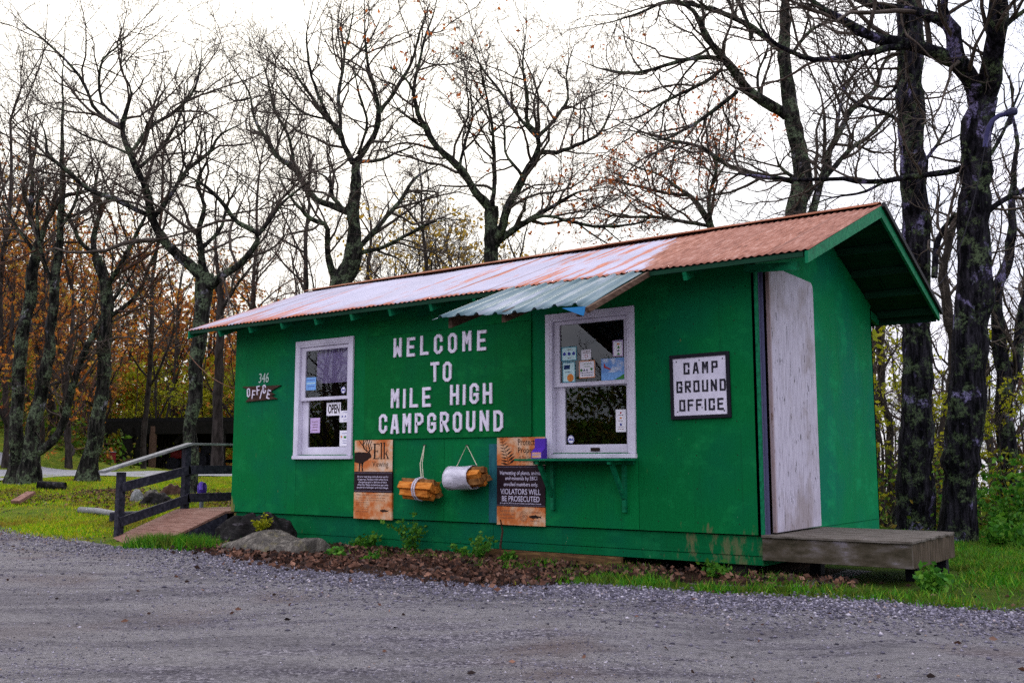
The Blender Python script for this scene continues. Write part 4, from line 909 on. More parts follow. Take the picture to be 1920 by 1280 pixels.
mb.build('deck', M['rampwood'], rp, bevel=.003)
for x in (-8.40, -7.38):
    mb = MB(); mb.prism([(yb+.1, -.08), (yt+1.3 if x < -8 else -.06, -.08), (yt+1.3 if x < -8 else -.06, zt-.034), (yt, zt-.034), (yb+.1, rz(yb+.1)-.034)], lambda u, v, d: (d, u, v), x+.035, x); mb.build('stringer', M['railwood'], rp)
xr = -8.43
for y, z0, z1 in ((-.93, -.05, .88), (.055, .0, 1.235), (1.2, .1, 1.235)):
    mb = MB(); mb.box(xr-.052, xr+.038, y-.045, y+.045, z0, z1); mb.build('post', M['railwood'], rp, bevel=.004)
for (a, za), (b, zb), h in (((-.93, .685), (.055, .905), .12), ((-.93, .24), (.055, .515), .12), ((.055, .905), (1.2, .905), .12), ((.055, .522), (1.2, .522), .12)):
    mb = MB(); mb.bar((xr+.06, a-.02, za), (xr+.06, b+.02, zb), .04, h); mb.build('rail', M['railwood'], rp, bevel=.003)
mb = MB(); mb.bar((xr, -1.215, .885), (xr, .1, 1.265), .15, .035); mb.build('handrail', M['railtop'], rp, bevel=.004)
mb = MB(); mb.bar((xr, .102, 1.262), (xr, 1.25, 1.262), .15, .03); mb.build('handrail', M['railtop'], rp, bevel=.004)

# ------------------------------------------------------------------ boulder, old log, small yard things
def lump(name, axis_pts, half_w, h_top, mat, seed, k=20, rough=.08, base=-.06):
    """a stone or log lying along a path: per station a half width and a height; rough outline from noise"""
    rng = np.random.default_rng(seed); n = len(axis_pts); A = np.array(axis_pts, float); m_ = 30
    t = np.linspace(0, 1, m_); ts = np.linspace(0, 1, n)
    C = np.stack([np.interp(t, ts, A[:, i]) for i in range(2)], -1); Wd = np.interp(t, ts, half_w); Hh = np.interp(t, ts, h_top)
    ph = rng.uniform(0, 6.28, 12); V = []
    for i in range(m_):
        d = C[min(i+1, m_-1)] - C[max(i-1, 0)]; d /= np.linalg.norm(d); s_ = np.array([-d[1], d[0]])
        for j in range(k):
            a = pi*1.16*j/(k-1) - .08*pi
            f = 1 + rough*(sin(3*a+ph[0]+t[i]*9) + .7*sin(7*a+ph[1]-t[i]*17) + .6*sin(t[i]*31+ph[2]+2*a))
            ca, sa = cos(a), sin(a); ca = np.sign(ca)*abs(ca)**.75; sa = np.sign(sa)*abs(sa)**.8
            q = C[i] + s_*ca*Wd[i]*f; V.append((q[0], q[1], base + (Hh[i]-base)*sa*f))
    F = [(i*k+j, (i+1)*k+j, (i+1)*k+j+1, i*k+j+1) for i in range(m_-1) for j in range(k-1)]
    F += [list(range(k)), list(range((m_-1)*k, m_*k))[::-1]]
    mb = MB(); mb.add(V, F); o = mb.build(name, mat, None, smooth=True)
    md = o.modifiers.new('sub', 'SUBSURF'); md.levels = 1; md.render_levels = 2
    tx = bpy.data.textures.new(name, 'CLOUDS'); tx.noise_scale = .12; tx.noise_depth = 4
    dm = o.modifiers.new('disp', 'DISPLACE'); dm.texture = tx; dm.strength = .03; dm.texture_coords = 'GLOBAL'
    return o
tag(lump('boulder', [(-6.30,-1.02),(-6.02,-1.0),(-5.7,-.97),(-5.45,-.93),(-5.2,-.92),(-4.95,-.93),(-4.72,-.95),(-4.62,-.96)], [.05,.22,.32,.36,.32,.30,.28,.20], [.0,.09,.18,.255,.19,.15,.20,.185], M['boulder'], 3, rough=.03), 'long smooth gray boulder lying in dead leaves before the shed', 'boulder')
tag(lump('rotten_log', [(-7.05,-.42),(-6.8,-.40),(-6.5,-.38),(-6.2,-.34),(-5.95,-.30),(-5.8,-.28)], [.08,.2,.22,.22,.2,.1], [.14,.30,.36,.37,.30,.16], M['oldlog'], 8, rough=.13), 'dark rotten log lying between the boulder and the green wall', 'log')
mb = MB(); mb.box(-3.05, -1.35, -.13, -.09, .015, .115); tag(mb.build('loose_board', pm('tan_board', [(.3, (.04, .022, .012)), (.55, (.11, .06, .025)), (.75, (.22, .13, .05))], 6, (1, 8, 8)), None, bevel=.003), 'narrow tan board lying on edge along the foot of the shed', 'board')
def gnd(px, py, d0): # a point of the ground on this pixel column near depth d0
    q = P(px, py, d0); return np.array([q[0], q[1], float(H(q[0], q[1]))])
g = gnd(190, 962, 14.6); a = gnd(150, 958, 15.0); b = gnd(222, 972, 14.4)
mb = MB(); mb.tube([a+(0,0,.03), (a+b)/2+(0,0,.045), b+(0,0,.03)], [.05,.05,.045], 9); tag(mb.build('fallen_branch', M['railtop'], None, smooth=True), 'pale barkless branch lying on the lawn left of the ramp', 'branch')
a = gnd(28, 944, 15.6); b = gnd(58, 938, 15.9)
mb = MB(); mb.bar(a+(0,0,.05), b+(0,0,.16), .18, .05); tag(mb.build('plank_scrap', M['rampwood'], None, bevel=.004), 'short brown plank leaning in the grass at the far left', 'plank')
a = gnd(72, 916, 17.8); b = gnd(122, 916, 17.8)
mb = MB(); mb.tube([a+(0,0,.06), b+(0,0,.06)], [.09,.08], 9); tag(mb.build('lawn_log', M['oldlog'], None, smooth=True), 'short dark log on the lawn beside the multi-trunk tree', 'log')
a = gnd(206, 978, 14.0); b = gnd(262, 978, 14.1)
mb = MB(); mb.bar(a+(0,0,.06), b+(0,0,.05), .2, .14); tag(mb.build('timber', M['railwood'], None, bevel=.02), 'dark square timber lying in the grass behind the ramp post', 'timber')
for (pa, pb, py, d, r, mt, lab) in ((246, 268, 926, 16.0, .12, M['railtop'], 'pale flat stone at the left end of the fire ring logs'), (262, 330, 933, 15.6, .11, M['oldlog'], 'long dark charred log lying behind the ramp railing'), (300, 345, 919, 16.6, .11, M['plank'], 'reddish brown log lying behind the charred log'), (270, 300, 924, 16.3, .09, M['boulder'], 'small gray stone between the logs of the fire ring')):
    a, b = gnd(pa, py, d), gnd(pb, py, d)
    o = lump('stone' if 'stone' in lab else 'log', [a[:2], (a*.7+b*.3)[:2], (a*.3+b*.7)[:2], b[:2]], [.06, r*1.3, r*1.2, .06], [a[2]+.05, a[2]+r*1.6, a[2]+r*1.5, a[2]+.05], mt, int(pa), 14, .08, a[2]-.05); tag(o, lab, 'stone' if 'stone' in lab else 'log')
# purple-handled yard hydrant
hy = gnd(378, 940, 14.6); yh = empty('yard_hydrant', hy, 'purple headed water hydrant on a thin post behind the ramp rails', 'hydrant')
mb = MB(); mb.tube([hy-(0,0,.1), hy+(0,0,.26)], .03, 8); mb.build('post', flat('galvanised', (.16, .17, .2), .5), yh)
mb = MB(); mb.tube([hy+(0,0,.26), hy+(0,0,.31), hy+(0,0,.42), hy+(0,0,.47)], [.05,.065,.07,.045], 10); mb.tube([hy+(0,0,.45), hy+np.array([.08,-.08,.46]), hy+np.array([.11,-.10,.36])], [.03,.028,.022], 8); mb.build('head', flat('purple_enamel', (.07, .03, .30), .4), yh, smooth=True)
# ------------------------------------------------------------------ open pole barn at the back left
dp = 40.; bb = gnd(310, 888, dp); pb_ = empty('pole_barn', bb, 'dark open sided pole barn with shallow metal roof beyond the lane', 'barn')
rr, ff = np.array([.8, .6, 0]), np.array([-.599, .8, 0]); gz = bb[2]-.05
def lp(px, z, dd=0.): q = CAM + (dp+dd)*ff + (px-960)/FPX*dp*rr; return np.array([q[0], q[1], gz+z])
DK = pm('barn_wood', [(.3, (.003, .003, .002)), (.7, (.010, .008, .007))], 5)
mb = MB(); mb.add([lp(186,1.95), lp(500,2.0), lp(500,1.88,4), lp(194,1.84,4), lp(186,2.10), lp(500,2.15), lp(500,1.95,4), lp(194,1.90,4)], [(0,3,2,1),(4,5,6,7),(0,1,5,4),(1,2,6,5),(2,3,7,6),(3,0,4,7)]); mb.build('roof', pm('barn_roof', [(.3, (.004, .004, .004)), (.7, (.012, .011, .011))], 8), pb_)
mb = MB(); mb.add([lp(186,1.45), lp(500,1.5), lp(500,1.99), lp(186,1.94)], [(0,1,2,3)]); mb.build('fascia', DK, pb_, solid=.1)
mb = MB(); mb.add([lp(196,1.0,4.2), lp(500,1.0,4.2), lp(500,1.83,3.9), lp(196,1.80,3.9)], [(0,1,2,3)]); mb.build('back_wall', DK, pb_, solid=.08)
mb = MB(); mb.add([lp(196,-.2,4.4), lp(262,-.2,4.4), lp(262,1.0,4.4), lp(196,1.0,4.4)], [(0,1,2,3)]); mb.build('back_wall', DK, pb_, solid=.08)
for px in (200, 242, 262, 291, 352, 420, 470):
    m2 = MB(); w_ = .5 if px == 242 else .2; m2.bar(lp(px,-.3), lp(px,1.78), w_, .2, up=(0,1,0)); m2.build('post', M['rawwood'] if px == 291 else DK, pb_)
for pxa, pxb in ((242, 282), (330, 352), (420, 380)):
    m2 = MB(); m2.bar(lp(pxa,1.1,.2), lp(pxb,1.76,.2), .12, .14); m2.build('brace', DK, pb_)
m2 = MB(); m2.bar(lp(186,1.42,3.4), lp(500,1.42,3.4), .1, .5, up=(0,0,1)); m2.bar(lp(200,.4,3.5), lp(500,.4,3.5), .1, .14); m2.build('back_rail', DK, pb_)
for px, w_, h_, mt, nm, lab, ct in ((218, .16, .60, M['red'], 'barrel', 'dull red barrel at the left post of the pole barn', 'barrel'), (231, .22, .66, flat('barrel_red', (.20, .015, .02), .5), 'barrel', 'bright red barrel with pale rim beside the barn post', 'barrel')):
    q = lp(px, 0, -1.0); q[2] = float(H(q[0], q[1])); o = empty(nm, q, lab, ct)
    mb = MB(); mb.tube([q+(0,0,-.05), q+(0,0,h_)], [w_, w_], 16); mb.build('drum', flat('drum_red', (.10, .012, .015)) if px == 218 else mt, o, bevel=.02)
    mb = MB(); mb.tube([q+(0,0,h_), q+(0,0,h_+.04)], [w_*1.03, w_*1.03], 16); mb.build('rim', M['railtop'], o)
q = lp(250, 0, -.6); q[2] = float(H(q[0], q[1])); o = empty('wood_crate', q, 'small orange brown crate on the ground under the barn', 'crate')
mb = MB(); mb.box(q[0]-.25, q[0]+.25, q[1]-.2, q[1]+.2, q[2], q[2]+.38); mb.build('body', M['rawwood'], o, bevel=.01)
mb = MB(); mb.box(q[0]-.27, q[0]+.27, q[1]-.22, q[1]+.22, q[2]+.38, q[2]+.42); mb.build('lid', M['rawwood'], o)
q = lp(335, 0, 1.2); q[2] = float(H(q[0], q[1])); o = empty('garden_tractor', q, 'dark red garden tractor parked inside the pole barn', 'tractor')
mb = MB(); mb.bar(q-rr*.55+(0,0,.62), q+rr*.35+(0,0,.62), .6, .34); mb.build('hood', flat('tractor_red', (.16, .01, .012), .4), o, bevel=.06)
mb = MB(); mb.bar(q+rr*.4+(0,0,.65), q+rr*.8+(0,0,.65), .5, .12); mb.bar(q+rr*.8+(0,0,.68), q+rr*.86+(0,0,1.0), .5, .1, up=(1,0,0)); mb.build('seat', M['black'], o, bevel=.03)
for s_ in (-1, 1):
    for off, r in ((-.4, .24), (.55, .36)):
        c_ = q + rr*off + ff*.35*s_ + (0, 0, r); mb = MB(); mb.tube([c_-ff*.1, c_+ff*.1], r, 18); mb.build('wheel', M['black'], o, bevel=.03)
# ------------------------------------------------------------------ trees
def unit(v): return v/(np.linalg.norm(v, axis=-1, keepdims=True) + 1e-12)
def resample(pts, rad, step):
    d = np.concatenate([[0], np.cumsum(np.linalg.norm(np.diff(pts, axis=0), axis=1))]); n = max(3, int(d[-1]/step)+1); t = np.linspace(0, d[-1], n)
    # cubic through the stations so limbs bend instead of kinking
    out = np.empty((n, 3)); m = np.gradient(pts, d + np.arange(len(d))*1e-9, axis=0) if len(pts) > 2 else np.repeat((pts[1:]-pts[:1])/d[-1], 2, 0)
    i = np.clip(np.searchsorted(d, t, side='right')-1, 0, len(d)-2); h = (d[i+1]-d[i]); s = ((t-d[i])/h)[:, None]; h = h[:, None]
    out = (2*s**3-3*s**2+1)*pts[i] + (s**3-2*s**2+s)*h*m[i] + (-2*s**3+3*s**2)*pts[i+1] + (s**3-s**2)*h*m[i+1]
    return out, np.interp(t, d, rad)
class Tree:
    def __init__(s, seed): s.rng = np.random.default_rng(seed); s.limbs = []; s.twigs = []; s.leafpts = []
    def shoot(s, p0, d, ln, r0, npt, wig=.28, up=.10, tip=.25):
        rng = s.rng; pts = [p0]; d = unit(d); st = ln/(npt-1)
        for i in range(npt-1):
            d = unit(d + rng.normal(0, wig, 3) + np.array([0, 0, up])); pts.append(pts[-1] + d*st)
        return np.array(pts), np.linspace(r0, max(r0*tip, .0030), npt)
    def side(s, T, lo, hi):
        rng = s.rng; a = radians(rng.uniform(lo, hi)); v = rng.normal(0, 1, 3); v -= T*(v@T); v = unit(v)
        return T*cos(a) + v*sin(a)
    def clothe(s, pts, rad, level, dens=1., up=.10, ln1=(.7, 1.9), t0=.12, leaf=0.):
        rng = s.rng; seg = np.linalg.norm(np.diff(pts, axis=0), axis=1); L_ = seg.sum(); cum = np.concatenate([[0], np.cumsum(seg)])
        sp = (.21, .145, .11)[level]/dens
        n = rng.poisson(L_*(1-t0)/sp) if level else int(L_*(1-t0)/sp + rng.random())
        if level == 0: n += 2
        for k in range(n):
            t = t0 + (1-t0)*((k+rng.random())/max(n, 1)); d_ = min(t, .999)*L_; i = min(np.searchsorted(cum, d_, side='right')-1, len(seg)-1); f = (d_-cum[i])/seg[i]
            p_ = pts[i]*(1-f)+pts[i+1]*f; r = rad[i]*(1-f)+rad[i+1]*f; T = unit(pts[i+1]-pts[i])
            if level == 0:
                ln = rng.uniform(*ln1)*(1.1-.4*t); r0 = min(r*.66, .009+.0125*ln*rng.uniform(.7, 1.3))
                q, rr = s.shoot(p_, s.side(T, 30, 70)+np.array([0,0,up]), ln, r0, 8, .24, up*.6); s.twigs.append((q, rr, 4)); s.clothe(q, rr, 1, dens, up, leaf=leaf)
            elif level == 1:
                ln = min(L_*.55, rng.uniform(.25, .75)); q, rr = s.shoot(p_, s.side(T, 30, 60), ln, min(r*.7, .0095), 5, .25, up*.6); s.twigs.append((q, rr, 3)); s.clothe(q, rr, 2, dens, up, leaf=leaf)
            else:
                q, rr = s.shoot(p_, s.side(T, 25, 60), rng.uniform(.10, .30), min(r*.75, .0062), 3, .2, .05); s.twigs.append((q, rr, 3))
                if rng.random() < leaf: s.leafpts.append(q[-1])
    def trunkmesh(s, name, mat, root, k=11, rough=.06):
        P_, R_, K_ = [], [], {}
        for q, r in s.limbs: K_.setdefault(12 if r.max() > .08 else 7, []).append((q, r))
        VV, FF, b = [], [], 0
        for kk, it in K_.items():
            Va, Fa = tube_arrays([i[0] for i in it], [i[1]*(1+s.rng.normal(0, rough, len(i[1]))) for i in it], kk); VV.append(Va); FF.append(Fa+b); b += len(Va)
        V = np.concatenate(VV)
        return fast(name, V, np.concatenate(FF), mat, root, True)
    def crownmesh(s, name, mat, root):
        VV, FF, b = [], [], 0
        for kk in (3, 4):
            it = [t for t in s.twigs if t[2] == kk]
            if not it: continue
            Va, Fa = tube_arrays([i[0] for i in it], [i[1] for i in it], kk); VV.append(Va); FF.append(Fa+b); b += len(Va)
        return fast(name, np.concatenate(VV), np.concatenate(FF), mat, root, True)
def leaves(name, pts, size, mat, root, rng, per=1, spread=.06, flatness=0.):
    pts = np.asarray(pts, float).reshape(-1, 3); pts = np.repeat(pts, per, 0) + rng.normal(0, spread, (len(pts)*per, 3)); n = len(pts)
    a = unit(rng.normal(0, 1, (n, 3))); v = rng.normal(0, 1, (n, 3))
    if flatness: a[:, 2] *= 1-flatness; a = unit(a); v = v*(1-flatness) ; v[:, 2] = v[:, 2]*.2
    b = unit(np.cross(a, unit(v + 1e-6))); sz = (size*rng.uniform(.6, 1.3, n))[:, None]; c = np.cross(a, b)
    V = np.stack([pts - a*sz, pts + b*sz*.55 + c*sz*.15, pts + a*sz, pts - b*sz*.55 + c*sz*.15], 1).reshape(-1, 3)
    F = np.arange(n*4).reshape(-1, 4); F = np.concatenate([F[:, [0,1,2]], F[:, [0,2,3]]])
    return fast(name, V, F, mat, root)
def traced(label, d, limbs, seed, bark_, twig_, dens=1., up=.10, ln1=(.7, 2.5), leaf=None, drift=.35, flare=1.35, group=None, bare_from=0, per=3, lsize=.05):
    """a tree whose trunk and main limbs follow the photographed ones; each limb bends towards or away in depth, the rest grows from them"""
    t = Tree(seed); rng = t.rng; known = []       # (px, py, depth)
    base = None
    for li, lm in enumerate(limbs):
        lm = np.array(lm, float)
        if li == 0: dd = np.full(len(lm), float(d))
        else:
            K = np.array(known); j = np.argmin((K[:, 0]-lm[0, 0])**2 + (K[:, 1]-lm[0, 1])**2); d0 = K[j, 2]
            ln = np.concatenate([[0], np.cumsum(np.hypot(*np.diff(lm[:, :2], axis=0).T))])*d/FPX
            g = rng.uniform(.25, 1.)*rng.choice([-1, 1])*drift/.5*.6
            dd = d0 + g*ln + .12*np.sin(ln*1.7+rng.uniform(0, 6))*np.minimum(ln, 1)
        pts = np.array([P(x, y, q) for (x, y, _), q in zip(lm, dd)]); rad = lm[:, 2]*dd/FPX/2*((.92 if lm[0, 2] > 60 else 1) if li == 0 else .86)
        if li == 0:
            gz_ = float(H(pts[0, 0], pts[0, 1]))
            base = np.array([pts[0, 0], pts[0, 1], gz_])
            if pts[0, 2] > gz_ - .1: pts = np.vstack([[pts[0, 0], pts[0, 1], gz_-.25], pts]); rad = np.concatenate([[rad[0]*(1.15 if pts[0,2] > gz_ + 1 else flare)], rad])
        fine, fr = resample(pts, rad, .16)
        k = len(fine); wob = rng.normal(0, 1, (k, 3)); wob = (wob + np.roll(wob, 1, 0) + np.roll(wob, -1, 0))/3*np.minimum(fr, .05)[:, None]*.55; wob[0] = 0
        fine = fine + wob
        if li > 0 or lm[-1, 2] < 12: fr = np.maximum(fr*(1-.65*smooth(.6, 1., np.linspace(0, 1, k))), .004)
        t.limbs.append((fine, fr))
        for (x, y, _), q in zip(lm, dd): known.append((x, y, q))
        # points between the stations too, so later limbs find their place
        for a in range(len(lm)-1):
            for f in (.25, .5, .75): known.append((*(lm[a, :2]*(1-f)+lm[a+1, :2]*f), dd[a]*(1-f)+dd[a+1]*f))
        if li >= bare_from and not (li == 0 and lm[0, 2] > 18 and len(limbs) > 1): t.clothe(fine, fr, 0, dens, up, ln1, .10, .0 if not leaf else leaf[1])
        if li > 0:
            T = unit(fine[-1]-fine[-2])
            for _ in range(2):
                q, rr = t.shoot(fine[-1], T+rng.normal(0, .3, 3), rng.uniform(.6, 1.4), fr[-1]*.95, 7, .22, up); t.twigs.append((q, rr, 4)); t.clothe(q, rr, 1, dens, up, leaf=0 if not leaf else leaf[1])
    root = empty('tree', base, label, 'tree', group)
    t.trunkmesh('trunk', bark_, root); t.crownmesh('crown', twig_, root)
    if leaf and t.leafpts: leaves('leaves', t.leafpts, lsize, leaf[0], root, rng, per, .03)
    return root, t

T1 = [[(355,935,36),(357,890,25),(360,800,24),(368,700,26),(378,600,29),(381,545,33),(383,515,34)],
 [(383,520,30),(356,497,24),(309,455,20),(288,412,18),(277,366,16),(244,290,13),(230,234,11),(238,200,9),(248,169,7),(230,136,6),(227,94,5),(240,30,3)],
 [(228,236,9),(206,230,9),(178,201,8),(159,164,7),(136,126,6),(94,84,5),(47,47,4),(10,15,3)],
 [(222,222,7),(192,192,6),(185,155,6),(190,120,5),(225,84,4),(252,50,3)],
 [(290,408,13),(267,398,12),(220,375,12),(159,354,10),(122,319,9),(89,290,8),(84,253,6),(55,190,4)],
 [(289,408,10),(319,366,9),(347,323,9),(398,277,8),(408,258,6),(450,234,5),(478,212,3)],
 [(250,281,9),(281,239,8),(323,215,8),(366,164,6),(375,117,5),(378,75,3)],
 [(262,314,8),(300,277,7),(330,234,6),(347,187,4),(352,130,3)],
 [(385,540,24),(408,520,17),(444,498,14),(483,442,12),(448,420,11),(409,372,9),(380,345,8),(350,328,6),(300,290,4)],
 [(483,442,8),(515,400,7),(540,370,5),(600,330,3)],
 [(383,515,18),(376,470,14),(372,430,12),(385,390,10),(370,340,8),(390,300,6),(400,240,4)],
 [(244,290,6),(200,270,5),(150,250,4),(100,200,3)],
 [(375,470,9),(410,430,8),(430,380,6),(455,330,4)]]
T2 = [[(641,560,48),(641,529,42),(662,481,34),(665,437,27),(660,394,23),(667,350,21),(667,306,17)],
 [(654,398,18),(627,387,15),(592,372,14),(571,346,12),(553,319,12),(518,289,10),(496,258,8),(474,210,6),(470,184,5),(426,109,4),(405,55,3)],
 [(553,319,9),(544,271,7),(518,210,6),(505,166,5),(483,87,3)], [(470,184,4),(440,190,4),(410,170,3)],
 [(662,306,13),(645,271,11),(638,245,10),(610,223,9),(590,190,7),(566,157,6),(549,127,5),(501,83,3)],
 [(638,262,9),(636,197,8),(641,136,7),(649,87,5),(662,26,4),(668,-30,3)], [(636,254,7),(601,188,7),(584,140,6),(575,66,4),(590,-10,3)],
 [(667,302,14),(702,254,12),(711,214,11),(702,175,9),(689,114,7),(684,44,5),(684,-20,4)],
 [(713,210,10),(750,153,8),(772,114,6),(785,66,5),(812,-10,3)], [(671,289,7),(689,236,6),(671,166,5),(660,100,3)],
 [(668,306,9),(702,302,7),(750,284,5),(800,262,3)], [(672,468,14),(702,429,12),(732,398,10),(789,328,7),(840,300,4)],
 [(672,475,11),(737,455,8),(794,424,6),(855,405,3)], [(632,540,18),(614,464,13),(612,420,11),(584,411,10),(566,394,8),(531,350,5),(515,290,3)],
 [(645,394,9),(623,367,9),(614,332,8),(595,321,6)], [(610,223,5),(575,215,5),(535,180,4),(500,120,3)], [(649,120,5),(690,80,4),(720,20,3)]]
T3 = [[(921,530,34),(921,484,30),(921,430,27),(923,390,26)],
 [(917,388,22),(886,355,18),(862,316,16),(823,281,14),(800,242,13),(780,210,11),(772,166,8),(741,131,6),(700,118,4)],
 [(775,180,8),(793,87,6),(812,30,4),(822,-20,3)], [(800,242,7),(760,215,5),(720,190,4)],
 [(923,392,12),(927,312,9),(921,223,7),(905,150,5),(890,80,3)], [(929,460,22),(945,410,19),(956,383,18),(980,332,16),(1007,281,13),(1011,258,11),(988,227,9),(988,188,8),(980,129,6),(988,39,4),(990,-20,3)],
 [(1007,258,8),(968,211,7),(937,172,6),(898,117,4),(878,50,3)], [(1014,285,12),(1050,285,10),(1093,270,8),(1124,250,6),(1144,203,4),(1150,150,3)],
 [(1011,254,9),(1050,211,8),(1066,188,6),(1062,148,5),(1081,70,3)], [(935,452,16),(976,422,13),(1034,390,9),(1073,363,7),(1132,352,4)],
 [(976,418,9),(1019,406,8),(1073,418,7),(1175,422,6),(1240,410,4)], [(862,316,8),(870,270,7),(885,220,5),(875,150,3)], [(980,332,8),(950,290,6),(945,230,4),(930,170,3)]]
T4 = [[(1492,460,46),(1495,397,42),(1502,337,35),(1499,281,32),(1487,225,30),(1480,169,25),(1469,112,23),(1472,37,19),(1474,-30,15)],
 [(1475,215,26),(1427,187,22),(1397,165,20),(1367,120,18),(1322,71,15),(1304,26,13),(1277,7,10),(1225,-25,7)],
 [(1364,116,11),(1307,109,10),(1240,127,8),(1190,137,7),(1128,131,5),(1073,105,3)], [(1352,131,9),(1307,161,8),(1240,195,6),(1190,222,5),(1130,225,3)],
 [(1382,172,10),(1337,210,9),(1277,247,7),(1240,262,5),(1175,240,3)], [(1465,94,15),(1420,56,13),(1371,30,12),(1315,11,10),(1240,4,8),(1200,25,6),(1151,39,5),(1070,55,3)],
 [(1505,385,14),(1540,337,12),(1566,311,11),(1600,277,10),(1645,240,9),(1680,205,7),(1720,160,4)], [(1498,345,9),(1462,310,8),(1454,288,6)],
 [(1520,410,20),(1540,340,16),(1562,274,14),(1592,210,12),(1640,165,10),(1652,130,9),(1667,95,8),(1680,30,6)],
 [(1496,345,13),(1460,335,12),(1420,330,11),(1364,311,9),(1315,277,8),(1240,259,6),(1190,240,4),(1130,215,3)], [(1410,72,9),(1400,40,8),(1375,-10,6)],
 [(1487,100,9),(1520,60,8),(1560,30,6),(1580,-10,5)], [(1562,274,8),(1580,180,6),(1610,110,5),(1600,60,3)], [(1430,187,8),(1420,140,6),(1440,90,4),(1425,40,3)]]
T5 = [[(1712,1005,86),(1715,900,76),(1717,800,69),(1718,700,60),(1718,600,57),(1712,400,55),(1708,250,53),(1707,100,51),(1707,-40,46),(1708,-160,40)],
 [(1709,240,10),(1665,215,9),(1600,190,7),(1560,120,5),(1540,60,3)], [(1712,330,10),(1750,280,8),(1790,210,5)]]
T6 = [[(1790,1030,84),(1797,960,74),(1802,880,72),(1813,700,70),(1822,560,68),(1826,450,63),(1826,350,60),(1835,240,61),(1843,185,56)],
 [(1843,190,52),(1862,110,45),(1870,30,45),(1882,-70,40)], [(1836,190,46),(1806,130,41),(1786,98,38),(1794,70,34),(1774,38,28),(1780,-40,24)],
 [(1786,112,32),(1750,92,28),(1697,80,26),(1630,71,22),(1577,37,18),(1525,4,16),(1470,-35,13)], [(1776,42,24),(1740,28,21),(1700,20,20),(1640,5,19),(1580,-15,16)],
 [(1690,88,16),(1640,98,15),(1577,110,13),(1517,112,12),(1480,95,10),(1440,70,9),(1420,40,7),(1380,-10,5)],
 [(1806,315,15),(1760,325,14),(1727,330,13),(1660,340,12),(1580,337,10),(1500,335,8),(1420,330,6),(1330,318,4),(1260,300,3)],
 [(1848,400,15),(1900,365,12),(1970,335,10)], [(1702,-30,12),(1699,60,10),(1690,110,10),(1682,160,10),(1640,200,9),(1622,220,7)],
 [(1752,520,14),(1757,470,14),(1768,432,13),(1785,408,12),(1806,392,12)], [(1870,60,14),(1905,30,11),(1950,0,8)], [(1850,300,8),(1880,250,7),(1905,190,5),(1930,120,4)], [(1660,340,7),(1620,360,6),(1560,370,4),(1500,395,3)]]
TA = [[(30,912,36),(31,870,28),(33,755,22),(43,638,23),(56,560,21),(64,500,19),(76,450,17)], [(76,450,14),(92,404,12),(122,366,10),(159,361,7),(200,330,4)], [(76,452,14),(58,400,11),(60,340,9),(55,280,7),(70,200,4)], [(70,480,9),(40,440,8),(15,400,6),(-10,340,4)]]
TB = [[(52,905,44),(58,850,32),(66,780,26),(86,697,23),(94,630,19),(102,560,17),(108,480,15),(115,380,12),(118,280,9),(118,180,7),(122,60,4)],
 [(62,850,24),(98,830,18),(121,779,17),(141,716,15),(156,658,13),(172,626,11),(200,580,8),(240,525,6),(275,440,4)], [(104,540,9),(80,480,8),(70,400,6),(85,300,4)], [(112,430,8),(140,380,6),(150,300,4)]]
TD = [[(163,908,50),(168,870,34),(176,833,28),(191,755,25),(195,658,23),(198,560,22),(192,520,19),(180,478,17)], [(180,480,15),(176,440,12),(188,400,10),(180,340,7),(195,280,4)], [(194,540,13),(215,510,11),(234,480,10),(255,440,8),(276,400,6),(290,330,4)], [(180,478,11),(150,450,9),(130,410,7),(100,380,4)], [(196,600,10),(240,570,9),(280,500,7),(310,420,5)]]
TE = [[(407,890,24),(409,800,19),(411,700,17),(414,600,15),(412,540,12),(405,470,9),(410,390,6)], [(413,590,9),(440,540,7),(470,500,5)], [(412,560,8),(385,500,6),(360,450,4)]]
TG = [[(1898,1010,40),(1890,900,36),(1884,800,33),(1880,697,28),(1872,613,24),(1868,557,20),(1895,472,18),(1900,360,16),(1906,250,14),(1890,140,10)], [(1882,740,20),(1905,690,22),(1912,620,20),(1925,520,16)], [(1870,560,12),(1850,500,9),(1840,430,6)], [(1905,690,8),(1860,650,7),(1840,600,5)]]
TH = [[(1672,960,16),(1664,800,15),(1652,690,14),(1645,600,13),(1630,480,10),(1610,380,7)], [(1654,700,7),(1690,640,5)]]
TI = [[(1770,1000,20),(1772,800,22),(1790,660,22),(1780,600,20),(1770,500,16),(1790,400,12)]]
TJ = [[(1340,470,22),(1332,424,17),(1311,386,15),(1277,356,12),(1240,330,9),(1190,310,6),(1130,290,4)], [(1340,440,10),(1330,380,9),(1345,310,7),(1335,240,4)], [(1290,366,8),(1240,360,7),(1180,345,5),(1110,330,3)], [(1331,424,9),(1270,412,8),(1180,405,6),(1080,395,3)]]
BL, BD, TW, TR_ = M['bark_lichen'], M['bark_dark'], M['twig'], M['twig_red']
traced('crooked lichen covered oak whose trunk stands right behind the ramp railing', 16.8, T1, 11, BL, TW, .85)
traced('broad bare oak rising behind the left part of the shed roof', 22, T2, 12, BL, TW, .85)
traced('forked bare oak with some orange leaves rising behind the middle of the shed roof', 20.5, T3, 13, BL, TW, .9, leaf=(M['leaf_orange'], .035), lsize=.05, per=2)
traced('mossy oak with long sideways limbs behind the rusty end of the roof', 17.5, T4, 14, BL, TW, .9)
traced('thick straight dark trunk just behind the right end of the shed', 14.2, T5, 15, BD, TW, .8)
traced('massive forked mossy oak right of the shed with limbs over the roof', 12.7, T6, 16, BD, TW, .8, flare=1.15)
traced('slim leaning trunk at the far left, leftmost of the lawn clump', 19.3, TA, 17, BL, TW, .9)
